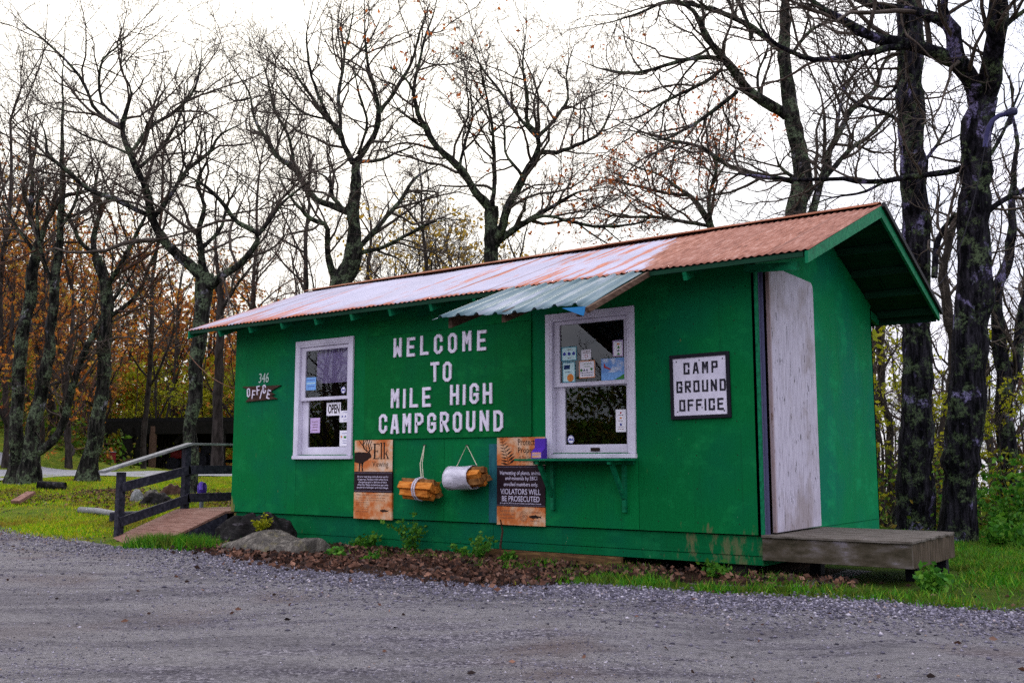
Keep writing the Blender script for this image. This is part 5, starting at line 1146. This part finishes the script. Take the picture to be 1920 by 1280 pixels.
traced('multi trunk tree with one low curved stem at the left edge of the lawn', 19, TB, 18, BL, TW, .9)
traced('lichen covered tree with a flared rusty base beside the lane', 19.4, TD, 19, BL, TR_, .9)
traced('dark slender tree seen between the ramp rail and the shed corner', 27, TE, 20, M['bark_far'], TW, .8)
traced('twin trunk dark tree at the right edge behind green bushes', 16, TG, 21, BD, TW, .9)
traced('thin pale tree just visible past the back corner of the shed', 18, TH, 22, M['bark_far'], TW, .9)
traced('thin tree seen between the two big trunks at the right', 19, TI, 23, M['bark_far'], TW, .9)
traced('low spreading beech with rusty orange leaves behind the roof', 21, TJ, 24, BL, TR_, 1.15, leaf=(M['leaf_orange'], .42), lsize=.045, per=2)

# other woods: free grown prototypes, copied
def grown(seed, h, r, leaf=None, twig_=None, dens=.8, lean=.1, per=3, lsize=.05, spread=1., low=.25):
    t = Tree(seed); rng = t.rng; n = 9; z = np.linspace(-.2, h*.75, n)
    x = np.cumsum(rng.normal(0, lean*h/n*.6, n)); y = np.cumsum(rng.normal(0, lean*h/n*.6, n)); x -= x[0]; y -= y[0]
    tr, rr = resample(np.stack([x, y, z], -1), np.linspace(r*1.25, r*.4, n), .3); t.limbs.append((tr, rr))
    nl = int(h*1.3)
    for k in range(nl):
        f = low + (1-low)*(k+rng.random())/nl; i = min(int(f*(len(tr)-1)), len(tr)-2); a = rng.uniform(0, 2*pi)
        d = np.array([cos(a)*spread, sin(a)*spread, rng.uniform(.5, 1.4)]); ln = h*rng.uniform(.22, .42)*(1.15-.5*f)
        q, ra = t.shoot(tr[i], d, ln, rr[i]*rng.uniform(.4, .65), 9, .16, .10, .2); t.limbs.append((q, ra)); t.clothe(q, ra, 0, dens, .12, (.6, 1.5), .15, 0 if not leaf else leaf[1])
    for _ in range(3):
        q, ra = t.shoot(tr[-1], np.array([rng.normal(0, .4), rng.normal(0, .4), 1]), h*.3, rr[-1]*.8, 9, .15, .1, .2); t.limbs.append((q, ra)); t.clothe(q, ra, 0, dens, .12, (.5, 1.3), .05, 0 if not leaf else leaf[1])
    root = empty('tree', (0, 0, 0)); t.trunkmesh('trunk', M['bark_far'], root); t.crownmesh('crown', twig_ or M['twig'], root)
    if leaf and t.leafpts: leaves('leaves', t.leafpts, lsize, leaf[0], root, rng, per, .05)
    return root
def place(proto, used, loc, rz_, sc, label, group, cat='tree'):
    if proto.name not in used: o = proto; used.add(proto.name)
    else:
        o = proto.copy(); COL.objects.link(o)
        for ch in proto.children:
            c = ch.copy(); COL.objects.link(c); c.parent = o
    o.location = loc; o.rotation_euler = (0, 0, rz_); o.scale = (sc, sc, sc); return tag(o, label, cat, group)
used = set(); rng = np.random.default_rng(5)
PB = [grown(31, 9.5, .13, dens=.62), grown(32, 10.5, .11, None, M['twig_red'], .62), grown(33, 8.5, .10, dens=.62)]
PO = [grown(34, 8.5, .12, (M['leaf_rust'], .30), M['twig_red'], .62, low=.12, per=4, lsize=.075), grown(35, 7.5, .10, (M['leaf_rust'], .34), M['twig_red'], .62, low=.1, per=4, lsize=.075)]
PT = [grown(41, 14, .085, None, None, .62, lean=.07, low=.28), grown(42, 13, .075, None, M['twig_red'], .62, lean=.08, low=.25)]
PY = [grown(36, 5.0, .05, (M['leaf_yellow'], .30), None, .7, low=.15, per=2, lsize=.055, spread=.6)]
PG = [grown(37, 3.4, .035, (M['leaf_green'], .5), None, .7, low=.05, per=4, lsize=.06, spread=.9)]
def spot(px, d): q = P(px, 868, d); return (q[0], q[1], float(H(q[0], q[1])) - .05)
for px, d, k, sc in ((560,30,1,1.),(860,33,0,1.),(1010,27,1,.9),(1110,30,2,1.1),(1180,26,0,.85),(1260,31,1,1.),(1390,24,2,.95),(1440,29,0,1.05),(1560,22,1,.9),(1600,28,2,1.1),(1760,24,0,1.),(1850,21,1,.9),(800,25,2,.95),(950,26,0,.9),(1060,33,2,1.2),(1140,23,1,.8),(1310,26,0,.95),(1500,25,2,1.),(1640,24,1,.95),(1890,28,0,1.1),(1960,22,1,1.),(1930,25,2,1.0),(1240,36,2,1.2),(690,38,1,1.2),(1700,33,1,1.2)):
    place(PB[k], used, spot(px, d), rng.uniform(0, 6.28), sc*rng.uniform(.92, 1.08), 'thin bare tree of the open woods behind the shed roof', 'bare trees of the woods behind the shed')
for px, d, k, sc in ((-20,30,0,1.05),(270,36,0,1.05),(480,34,1,1.1),(1060,34,1,1.1)):
    place(PT[k], used, spot(px, d), rng.uniform(0, 6.28), sc, 'tall slender bare tree reaching out of frame among the woods behind', 'tall bare trees of the woods behind')
for px, d, k, sc in ((-60,33,0,1.1),(10,30,1,1.),(90,36,0,1.2),(130,31,1,1.0),(180,34,0,1.),(265,49,1,1.3),(330,48,0,1.3),(400,50,1,1.3),(170,47,1,1.3),(0,38,1,1.1),(70,33,0,.9),(460,45,0,1.1),(150,44,0,1.3),(40,44,1,1.3),(-120,40,0,1.2),(240,52,1,1.4),(380,54,0,1.3),(90,54,1,1.4)):
    place(PO[k], used, spot(px, d), rng.uniform(0, 6.28), sc*rng.uniform(.92, 1.08), 'rust leaved tree of the wood edge beyond the lane', 'rust leaved trees beyond the lane')
for px, d, sc in ((690,30,1.5),(735,32,1.55),(780,29,1.5),(820,31,1.68),(850,28,1.5),(880,32,1.7),(905,30,1.5)):
    place(PY[0], used, spot(px, d), rng.uniform(0, 6.28), sc, 'slender yellow leaved sapling behind the shed ridge', 'yellow saplings behind the roof')
for px, d, sc in ((340,41,.9),(420,46,1.15),(250,47,1.2),(120,40,.8),(290,46,1.1),(1655,16.5,.95),(1668,15.5,.7),(1735,17.5,.7),(1870,15.5,.6),(1830,16,.55),(1925,17,.9),(440,47,1.2),(205,46,1.2)):
    left = px < 500
    place(PG[0], used, spot(px, d), rng.uniform(0, 6.28), sc, 'yellow green leafy shrub beyond the lane at the left' if left else 'yellow green leafy shrub between the big trunks at the right', 'leafy shrubs beyond the lane' if left else 'leafy shrubs at the right', 'shrub')
# far wood and undergrowth: masses nobody could count
def mass(name, n, pxr, dr, zr, size, mat, label, cat, seed, bias=1.):
    rng = np.random.default_rng(seed); px = rng.uniform(*pxr, n); d = rng.uniform(*dr, n)
    # clumped: leaves gather round random centres
    nc = max(20, n//260); ci = rng.integers(0, nc, n); cpx = rng.uniform(*pxr, nc); cd_ = rng.uniform(*dr, nc); cz = rng.uniform(0, 1, nc)**bias
    d = cd_[ci] + rng.normal(0, .7, n); u = (cpx[ci]-960)/FPX*cd_[ci] + rng.normal(0, .75, n); z = zr[0] + (zr[1]-zr[0])*cz[ci] + rng.normal(0, .45, n)
    q = CAM + d[:, None]*np.array([-.599, .8, 0]) + u[:, None]*np.array([.8, .6, 0]); q[:, 2] = H(q[:, 0], q[:, 1]) + np.maximum(z, .02)
    return tag(leaves(name, q, size, mat, None, rng), label, cat, kind='stuff')
mass('far_wood', 60000, (-350, 560), (47, 66), (0, 8.5), .14, M['leaf_rust'], 'far rust brown wood filling the view beyond the lane at the left', 'wood', 41, 1.5)
mass('far_wood_green', 40000, (-350, 560), (46, 58), (0, 4.6), .12, M['leaf_green'], 'yellow green far leaves low in the wood beyond the pole barn', 'wood', 42, 1.2)
mass('undergrowth', 22000, (-350, 190), (34.5, 48), (0, 1.5), .10, M['leaf_under'], 'low green and brown undergrowth on the bank beyond the lane', 'undergrowth', 43, 1.6)
mass('brush', 13000, (1630, 2060), (13.6, 22), (0, .75), .05, M['leaf_under'], 'low brush under the trees at the right', 'undergrowth', 45, 1.5)
t = Tree(77)
for k in range(200):   # thin stems of the far wood
    px = t.rng.uniform(-350, 560); d = t.rng.uniform(40, 66); q = np.array(spot(px, d)); h = t.rng.uniform(5, 10); r = t.rng.uniform(.02, .07)
    pts, rad = t.shoot(q, np.array([t.rng.normal(0, .12), t.rng.normal(0, .12), 1]), h, r, 10, .07, .05, .3); t.twigs.append((pts, rad, 4))
    for f in range(5):
        i = t.rng.integers(4, 9); a = t.shoot(pts[i], np.array([t.rng.normal(0, 1), t.rng.normal(0, 1), .8]), h*.3, rad[i]*.5, 6, .2, .1); t.twigs.append((*a, 3))
tag(t.crownmesh('far_stems', M['bark_far'], None), 'many thin dark stems of the far wood beyond the lane', 'wood', kind='stuff')
# wood on the other side of the lot, behind the viewer (what the window panes mirror)
for i, (x, y, k) in enumerate(((-6,-24,0),(-12,-22,1),(-1,-27,2),(-17,-27,0),(-8,-31,2),(-30,-23,1),(-22,-20,2),(-14,-33,0),(-26,-22,0),(-34,-26,2))):
    place(PB[k], used, (x, y, 0), i*1.3, 1.05, 'bare tree across the gravel lot mirrored in the window panes', 'bare trees across the lot')
rng = np.random.default_rng(9); n = 30000; c = rng.uniform((-44, -36, 0), (8, -24, 1), (240, 3)); c[:, 2] = 8*c[:, 2]**1.15; q = c[rng.integers(0, 240, n)] + rng.normal(0, .75, (n, 3)); q[:, 2] = np.abs(q[:, 2])*np.where(q[:, 0] < -17, .62, 1.)
c2 = rng.uniform((-50, -38, 0), (10, -34, 4.8), (7000, 3)); c2[:, 2] *= np.where(c2[:, 0] < -17, .62, 1.)
tag(leaves('back_thicket', c2, .5, M['leaf_under'], None, rng), 'dense dark thicket behind the bare trees across the lot, seen only mirrored', 'wood', kind='stuff')
tag(leaves('hedge_wood', q, .15, M['leaf_under'], None, rng), 'leafy thicket across the gravel lot, seen only in the window panes', 'wood', kind='stuff')

# ------------------------------------------------------------------ service mast and wires on the big oak
sm = empty('service_mast', P(1846, 275, 12.2), 'bent purple gray conduit mast strapped high on the forked oak', 'conduit')
mb = MB(); mb.tube([P(*q, 12.25) for q in ((1847,276),(1849,256),(1853,240),(1861,226),(1873,217),(1889,213))], .030, 10); mb.build('pipe', flat('purple_conduit', (.04, .036, .11), .6), sm, smooth=True)
mb = MB(); mb.tube([P(1886,214,12.25), P(1896,210,12.25), P(1905,209,12.25)], [.036,.055,.045], 10); mb.build('weatherhead', flat('conduit_head', (.03, .03, .07), .5), sm)
mb = MB()
for k in range(3): mb.tube([P(1893+3*k,214,12.2), P(1893+2*k,232,12.2), P(1880-6*k,246,12.2), P(1868-4*k,266,12.2)], .008, 5)
mb.build('cable_loop', M['black'], sm)
mb = MB(); mb.tube([P(1848,270,12.2)*(1-t_) + np.array([.62, 3.7, 3.0])*t_ - np.array([0, 0, .35*4*t_*(1-t_)]) for t_ in np.linspace(0, 1, 14)], .006, 5); tag(mb.build('service_cable', M['black'], None), 'thin cable sagging from the oak mast to the shed roof', 'cable')
a = P(345, 652, 16.4); b = np.array([-7.36, .05, 1.98]); mb = MB(); mb.tube([a*(1-t_)+b*t_ - np.array([0,0,.12*4*t_*(1-t_)]) for t_ in np.linspace(0, 1, 12)], .0045, 5); tag(mb.build('cord', flat('brown_cord', (.16, .06, .03)), None), 'thin brown cord strung from the crooked oak to the shed corner', 'cord')

# ------------------------------------------------------------------ ground cover
rng = np.random.default_rng(21)
def blades(name, xy, h0, h1, wd, mat, label, lean=.4):
    n = len(xy); z = H(xy[:, 0], xy[:, 1]); a = rng.uniform(0, 2*pi, n); h = rng.uniform(h0, h1, n); w_ = wd*rng.uniform(.7, 1.4, n)
    b = np.stack([xy[:, 0], xy[:, 1], z-.005], -1); s_ = np.stack([np.cos(a), np.sin(a), 0*a], -1)*w_[:, None]; tip = rng.normal(0, lean, (n, 2))*h[:, None]
    V = np.stack([b-s_, b+s_, b + np.stack([tip[:, 0], tip[:, 1], h], -1)], 1).reshape(-1, 3)
    return tag(fast(name, V, np.arange(n*3).reshape(-1, 3), mat), label, 'grass', kind='stuff')
def polar(n, px, d, pw=1.):
    p_ = rng.uniform(*px, n); dd = d[0] + (d[1]-d[0])*rng.random(n)**pw
    q = CAM[:2] + dd[:, None]*np.array([-.599, .8]) + ((p_-960)/FPX*dd)[:, None]*np.array([.8, .6]); return q
def clump(xy, sc, th): # patchy cover
    return xy[(np.sin(xy[:, 0]*sc+1.3*np.sin(xy[:, 1]*sc*.7)) + np.sin(xy[:, 1]*sc*1.3+1.1*np.cos(xy[:, 0]*sc*.9)) + rng.normal(0, .7, len(xy))) > th]
xy = polar(150000, (-120, 460), (12.0, 24.2), 1.3); xy = xy[(xy[:, 1] > edge_y(xy[:, 0])+.1*rng.normal(0, 1, len(xy))) & ((xy[:, 0] < -8.5) | (xy[:, 1] > 1.6))]; xy = clump(xy, 1.7, -.6)
blades('grass', xy, .02, .06, .006, M['blade'], 'mown yellow green lawn left of the shed')
xy = np.stack([rng.uniform(-1.6, 5.5, 90000), rng.uniform(-1.6, 4.5, 90000)], -1); e = edge_y(xy[:, 0])
keep = (xy[:, 1] > e + .12 + .10*rng.normal(0, 1, len(xy))) & ((xy[:, 0] > 1.4) | (xy[:, 1] < -.40)) & (rng.random(len(xy)) < smooth(-1.7, -1.0, xy[:, 0])) & ((xy[:, 1] < -.6) | (xy[:, 0] > 1.0) | (rng.random(len(xy)) < .45))
xy2 = polar(40000, (1630, 2100), (9.2, 16)); xy2 = xy2[(xy2[:, 1] > edge_y(xy2[:, 0])+.15) & ((xy2[:, 0] > 1.35) | (xy2[:, 1] > 1.6))]
blades('grass', np.concatenate([clump(xy[keep], 2.3, -.6), xy2]), .03, .085, .006, M['blade_dark'], 'dense green grass strip in front of the plank platform', .5)
c = np.array([(-7.0,-1.28),(-6.75,-1.30),(-6.5,-1.32),(-7.25,-1.30),(-6.35,-1.2)]); xy = c[rng.integers(0, 5, 2600)] + rng.normal(0, (.16, .09), (2600, 2))
blades('grass', xy, .08, .20, .007, M['blade_dark'], 'tall tuft of green grass beside the foot of the ramp', .35)
def leaf_litter(name, xy, sz, mat, label, lift=.0, fl=.55):
    n = len(xy); z = H(xy[:, 0], xy[:, 1]) + rng.uniform(.004, .05, n)*lift + .006; p_ = np.stack([xy[:, 0], xy[:, 1], z], -1)
    return tag(leaves(name, p_, sz, mat, None, rng, 1, 0., fl), label, 'leaves', kind='stuff')
n = 11500; x = rng.uniform(-7.2, .9, n); y = edge_y(x) + rng.random(n)**.8*(0.1-edge_y(x))*1.02 + rng.normal(0, .08, n) - .05 - rng.exponential(.16, n)*(rng.random(n) < .4)
dens = np.interp(x, [-7.2, -6, -4.5, -1.4, -.6, .9], [.3, .75, 1, 1, .5, .3])
xy = np.stack([x, y], -1)[rng.random(n) < dens]; xy = xy[(xy[:, 1] < .05) & ((xy[:, 0] < -1.25) | (xy[:, 1] > -.52 + .12*rng.normal(0, 1, len(xy))))]; xy = clump(xy, 3.1, -1.3)
leaf_litter('leaf_litter', xy, .030, M['leaf_litter'], 'brown dead oak leaves drifted along the foot of the green wall', 1.)
xy = np.concatenate([polar(700, (-100, 440), (12.4, 20)), np.stack([rng.uniform(-9, 4, 110), rng.uniform(-4.6, -.8, 110)], -1), np.stack([rng.uniform(.6, 4, 120), rng.uniform(-1, 2.5, 120)], -1)])
leaf_litter('scattered_leaves', xy, .022, M['leaf_litter'], 'single brown leaves scattered on lawn and gravel', .05, .9)
c = np.array([(-12.1, 1.2), (-11.0, .8), (-12.9,.2), (-10.2, 1.9)]); xy = c[rng.integers(0, 4, 2600)] + rng.normal(0, (.6, .30), (2600, 2)); leaf_litter('lawn_leaves', xy, .035, M['leaf_litter'], 'patches of dead leaves on the lawn left of the ramp', .3)
c = np.stack([rng.uniform(-6.8, .6, 46), rng.uniform(-.95, -.1, 46)], -1); xy = c[rng.integers(0, 46, 2600)] + rng.normal(0, (.09, .05), (2600, 2))
blades('grass', xy, .03, .11, .006, M['blade_dark'], 'thin green grass wisps coming up through the dead leaves', .5)
def stones(name, xy, s0, s1, mat, label):
    n = len(xy); s_ = (s0 + (s1-s0)*rng.random(n)**2.2)[:, None, None]
    base = np.array([(1,0,0),(0,1,0),(-1,0,0),(0,-1,0),(0,0,1),(0,0,-1)], float)[None]*np.array([1, .8, .55]); v = base*(1+rng.normal(0, .22, (n, 6, 1)))*s_ + rng.normal(0, .12, (n, 6, 3))*s_
    a = rng.uniform(0, 6.28, n); c_, sn = np.cos(a)[:, None], np.sin(a)[:, None]; X_ = v[..., 0]*c_-v[..., 1]*sn; Y_ = v[..., 0]*sn+v[..., 1]*c_
    z = H(xy[:, 0], xy[:, 1])[:, None] + .15*s_[:, :, 0]
    V = np.stack([X_+xy[:, 0:1], Y_+xy[:, 1:2], v[..., 2]+z], -1).reshape(-1, 3)
    f = np.array([(0,1,4),(1,2,4),(2,3,4),(3,0,4),(1,0,5),(2,1,5),(3,2,5),(0,3,5)]); F = (f[None] + (np.arange(n)*6)[:, None, None]).reshape(-1, 3)
    return tag(fast(name, V, F, mat), label, 'gravel', kind='stuff')
n = 42000; x = rng.uniform(-10.5, 6.5, n); off = rng.exponential(.42, n); y = edge_y(x) - off + .14*rng.normal(0, 1, n)
xy = np.stack([x, y], -1); xy = xy[rng.random(n) < np.interp(x, [-10.5, -6, -2.5, 0, 6], [.25, .35, .6, 1, 1])]
stones('edge_gravel', xy, .007, .021, M['stone'], 'loose bluish gravel banked along the edge of the lot')
xy = polar(42000, (-150, 2100), (4.0, 10.5), 1.25); xy = xy[xy[:, 1] < edge_y(xy[:, 0])]; xy = clump(xy, 2.1, -.2)
stones('lot_gravel', xy, .002, .009, M['stone'], 'fine loose gravel scattered over the packed lot')
# weeds at the foot of the wall and the fern like bush at the right
def weed(label, base, n, h, mat, seed, spread=.6, lsize=.03, pairs=7, name='weed', cat='plant'):
    r = np.random.default_rng(seed); root = empty(name, base, label, cat); st = []; lp_ = []; b = np.array(base, float)
    for k in range(n):
        a = r.uniform(0, 6.28); d = np.array([cos(a)*spread*r.random(), sin(a)*spread*r.random(), 1]); ln = h*r.uniform(.55, 1.05); pts = [b + np.array([cos(a), sin(a), 0])*.03]; d = unit(d)
        for i in range(6): d = unit(d + r.normal(0, .12, 3) + np.array([cos(a)*.1*spread, sin(a)*.1*spread, 0])); pts.append(pts[-1]+d*ln/6)
        st.append(np.array(pts))
        for i in range(pairs):
            t_ = .2+.8*i/pairs; j = min(int(t_*6), 5); p_ = pts[j]; w_ = lsize*(1.6 - t_)*1.2
            for sg in (-1, 1): lp_.append(p_ + np.array([cos(a+1.57), sin(a+1.57), .1])*sg*w_*r.uniform(.5, 1.3) + r.normal(0, .01, 3))
    V, F = tube_arrays(st, [np.linspace(.004, .0015, 7)]*len(st), 4); fast('stem', V, F, flat('weed_stem_%d' % seed, (.05, .09, .02)), root)
    leaves('leaves', lp_, lsize, mat, root, r, 2, lsize*.5, .2); return root
weed('tall feathery green weed growing under the bare firewood bundle', (-4.02, -.13, .0), 7, .62, M['leaf_fresh'], 51, .35, .028, 10)
weed('bushy green weed growing under the elk notice', (-4.75, -.12, .0), 9, .30, M['leaf_fresh'], 52, .6, .03)
weed('light green fern arching under the wrapped firewood bundle', (-2.98, -.35, .0), 10, .34, M['leaf_fresh'], 53, 1.0, .024, 10, 'fern', 'fern')
weed('small green seedling beside the bare twig at the wall foot', (-2.62, -.25, .0), 5, .16, M['leaf_fresh'], 54, .8, .026)
weed('low green sprout in dead leaves right of the boulder', (-4.35, -.95, .0), 6, .14, M['leaf_fresh'], 55, 1., .03)
weed('small green rosette in dead leaves before the weed', (-3.75, -1.05, .0), 7, .10, M['leaf_fresh'], 56, 1.4, .032)
weed('yellow tipped moss plant growing on the rotten log', (-6.05, -.55, .22), 8, .2, M['leaf_green'], 57, .6, .022)
weed('leafy weed at the dark gap under the right end of the skirt', (-.35, -.15, .0), 6, .22, M['leaf_fresh'], 58, .7, .03)
weed('leafy weed beside the right front corner of the platform', (1.42, -.02, .0), 8, .24, M['leaf_fresh'], 59, .8, .035)
b = spot(1905, 13.2); weed('fern like green bush with long leaflets at the right edge', b, 20, 1.35, M['leaf_fresh'], 60, .9, .045, 16, 'bush', 'bush')
b = spot(1895, 12.0); weed('low bright green plant on the lawn at the right edge', b, 14, .55, M['leaf_fresh'], 61, .9, .05, 10, 'bush', 'bush')
mb = MB(); mb.tube([(-2.78,-.12,-.05),(-2.79,-.12,.16),(-2.77,-.11,.30),(-2.79,-.12,.42)], [.013,.012,.010,.006], 6); tag(mb.build('bare_twig', M['plank'], None, smooth=True), 'short bare dark twig standing upright against the skirt board', 'twig')
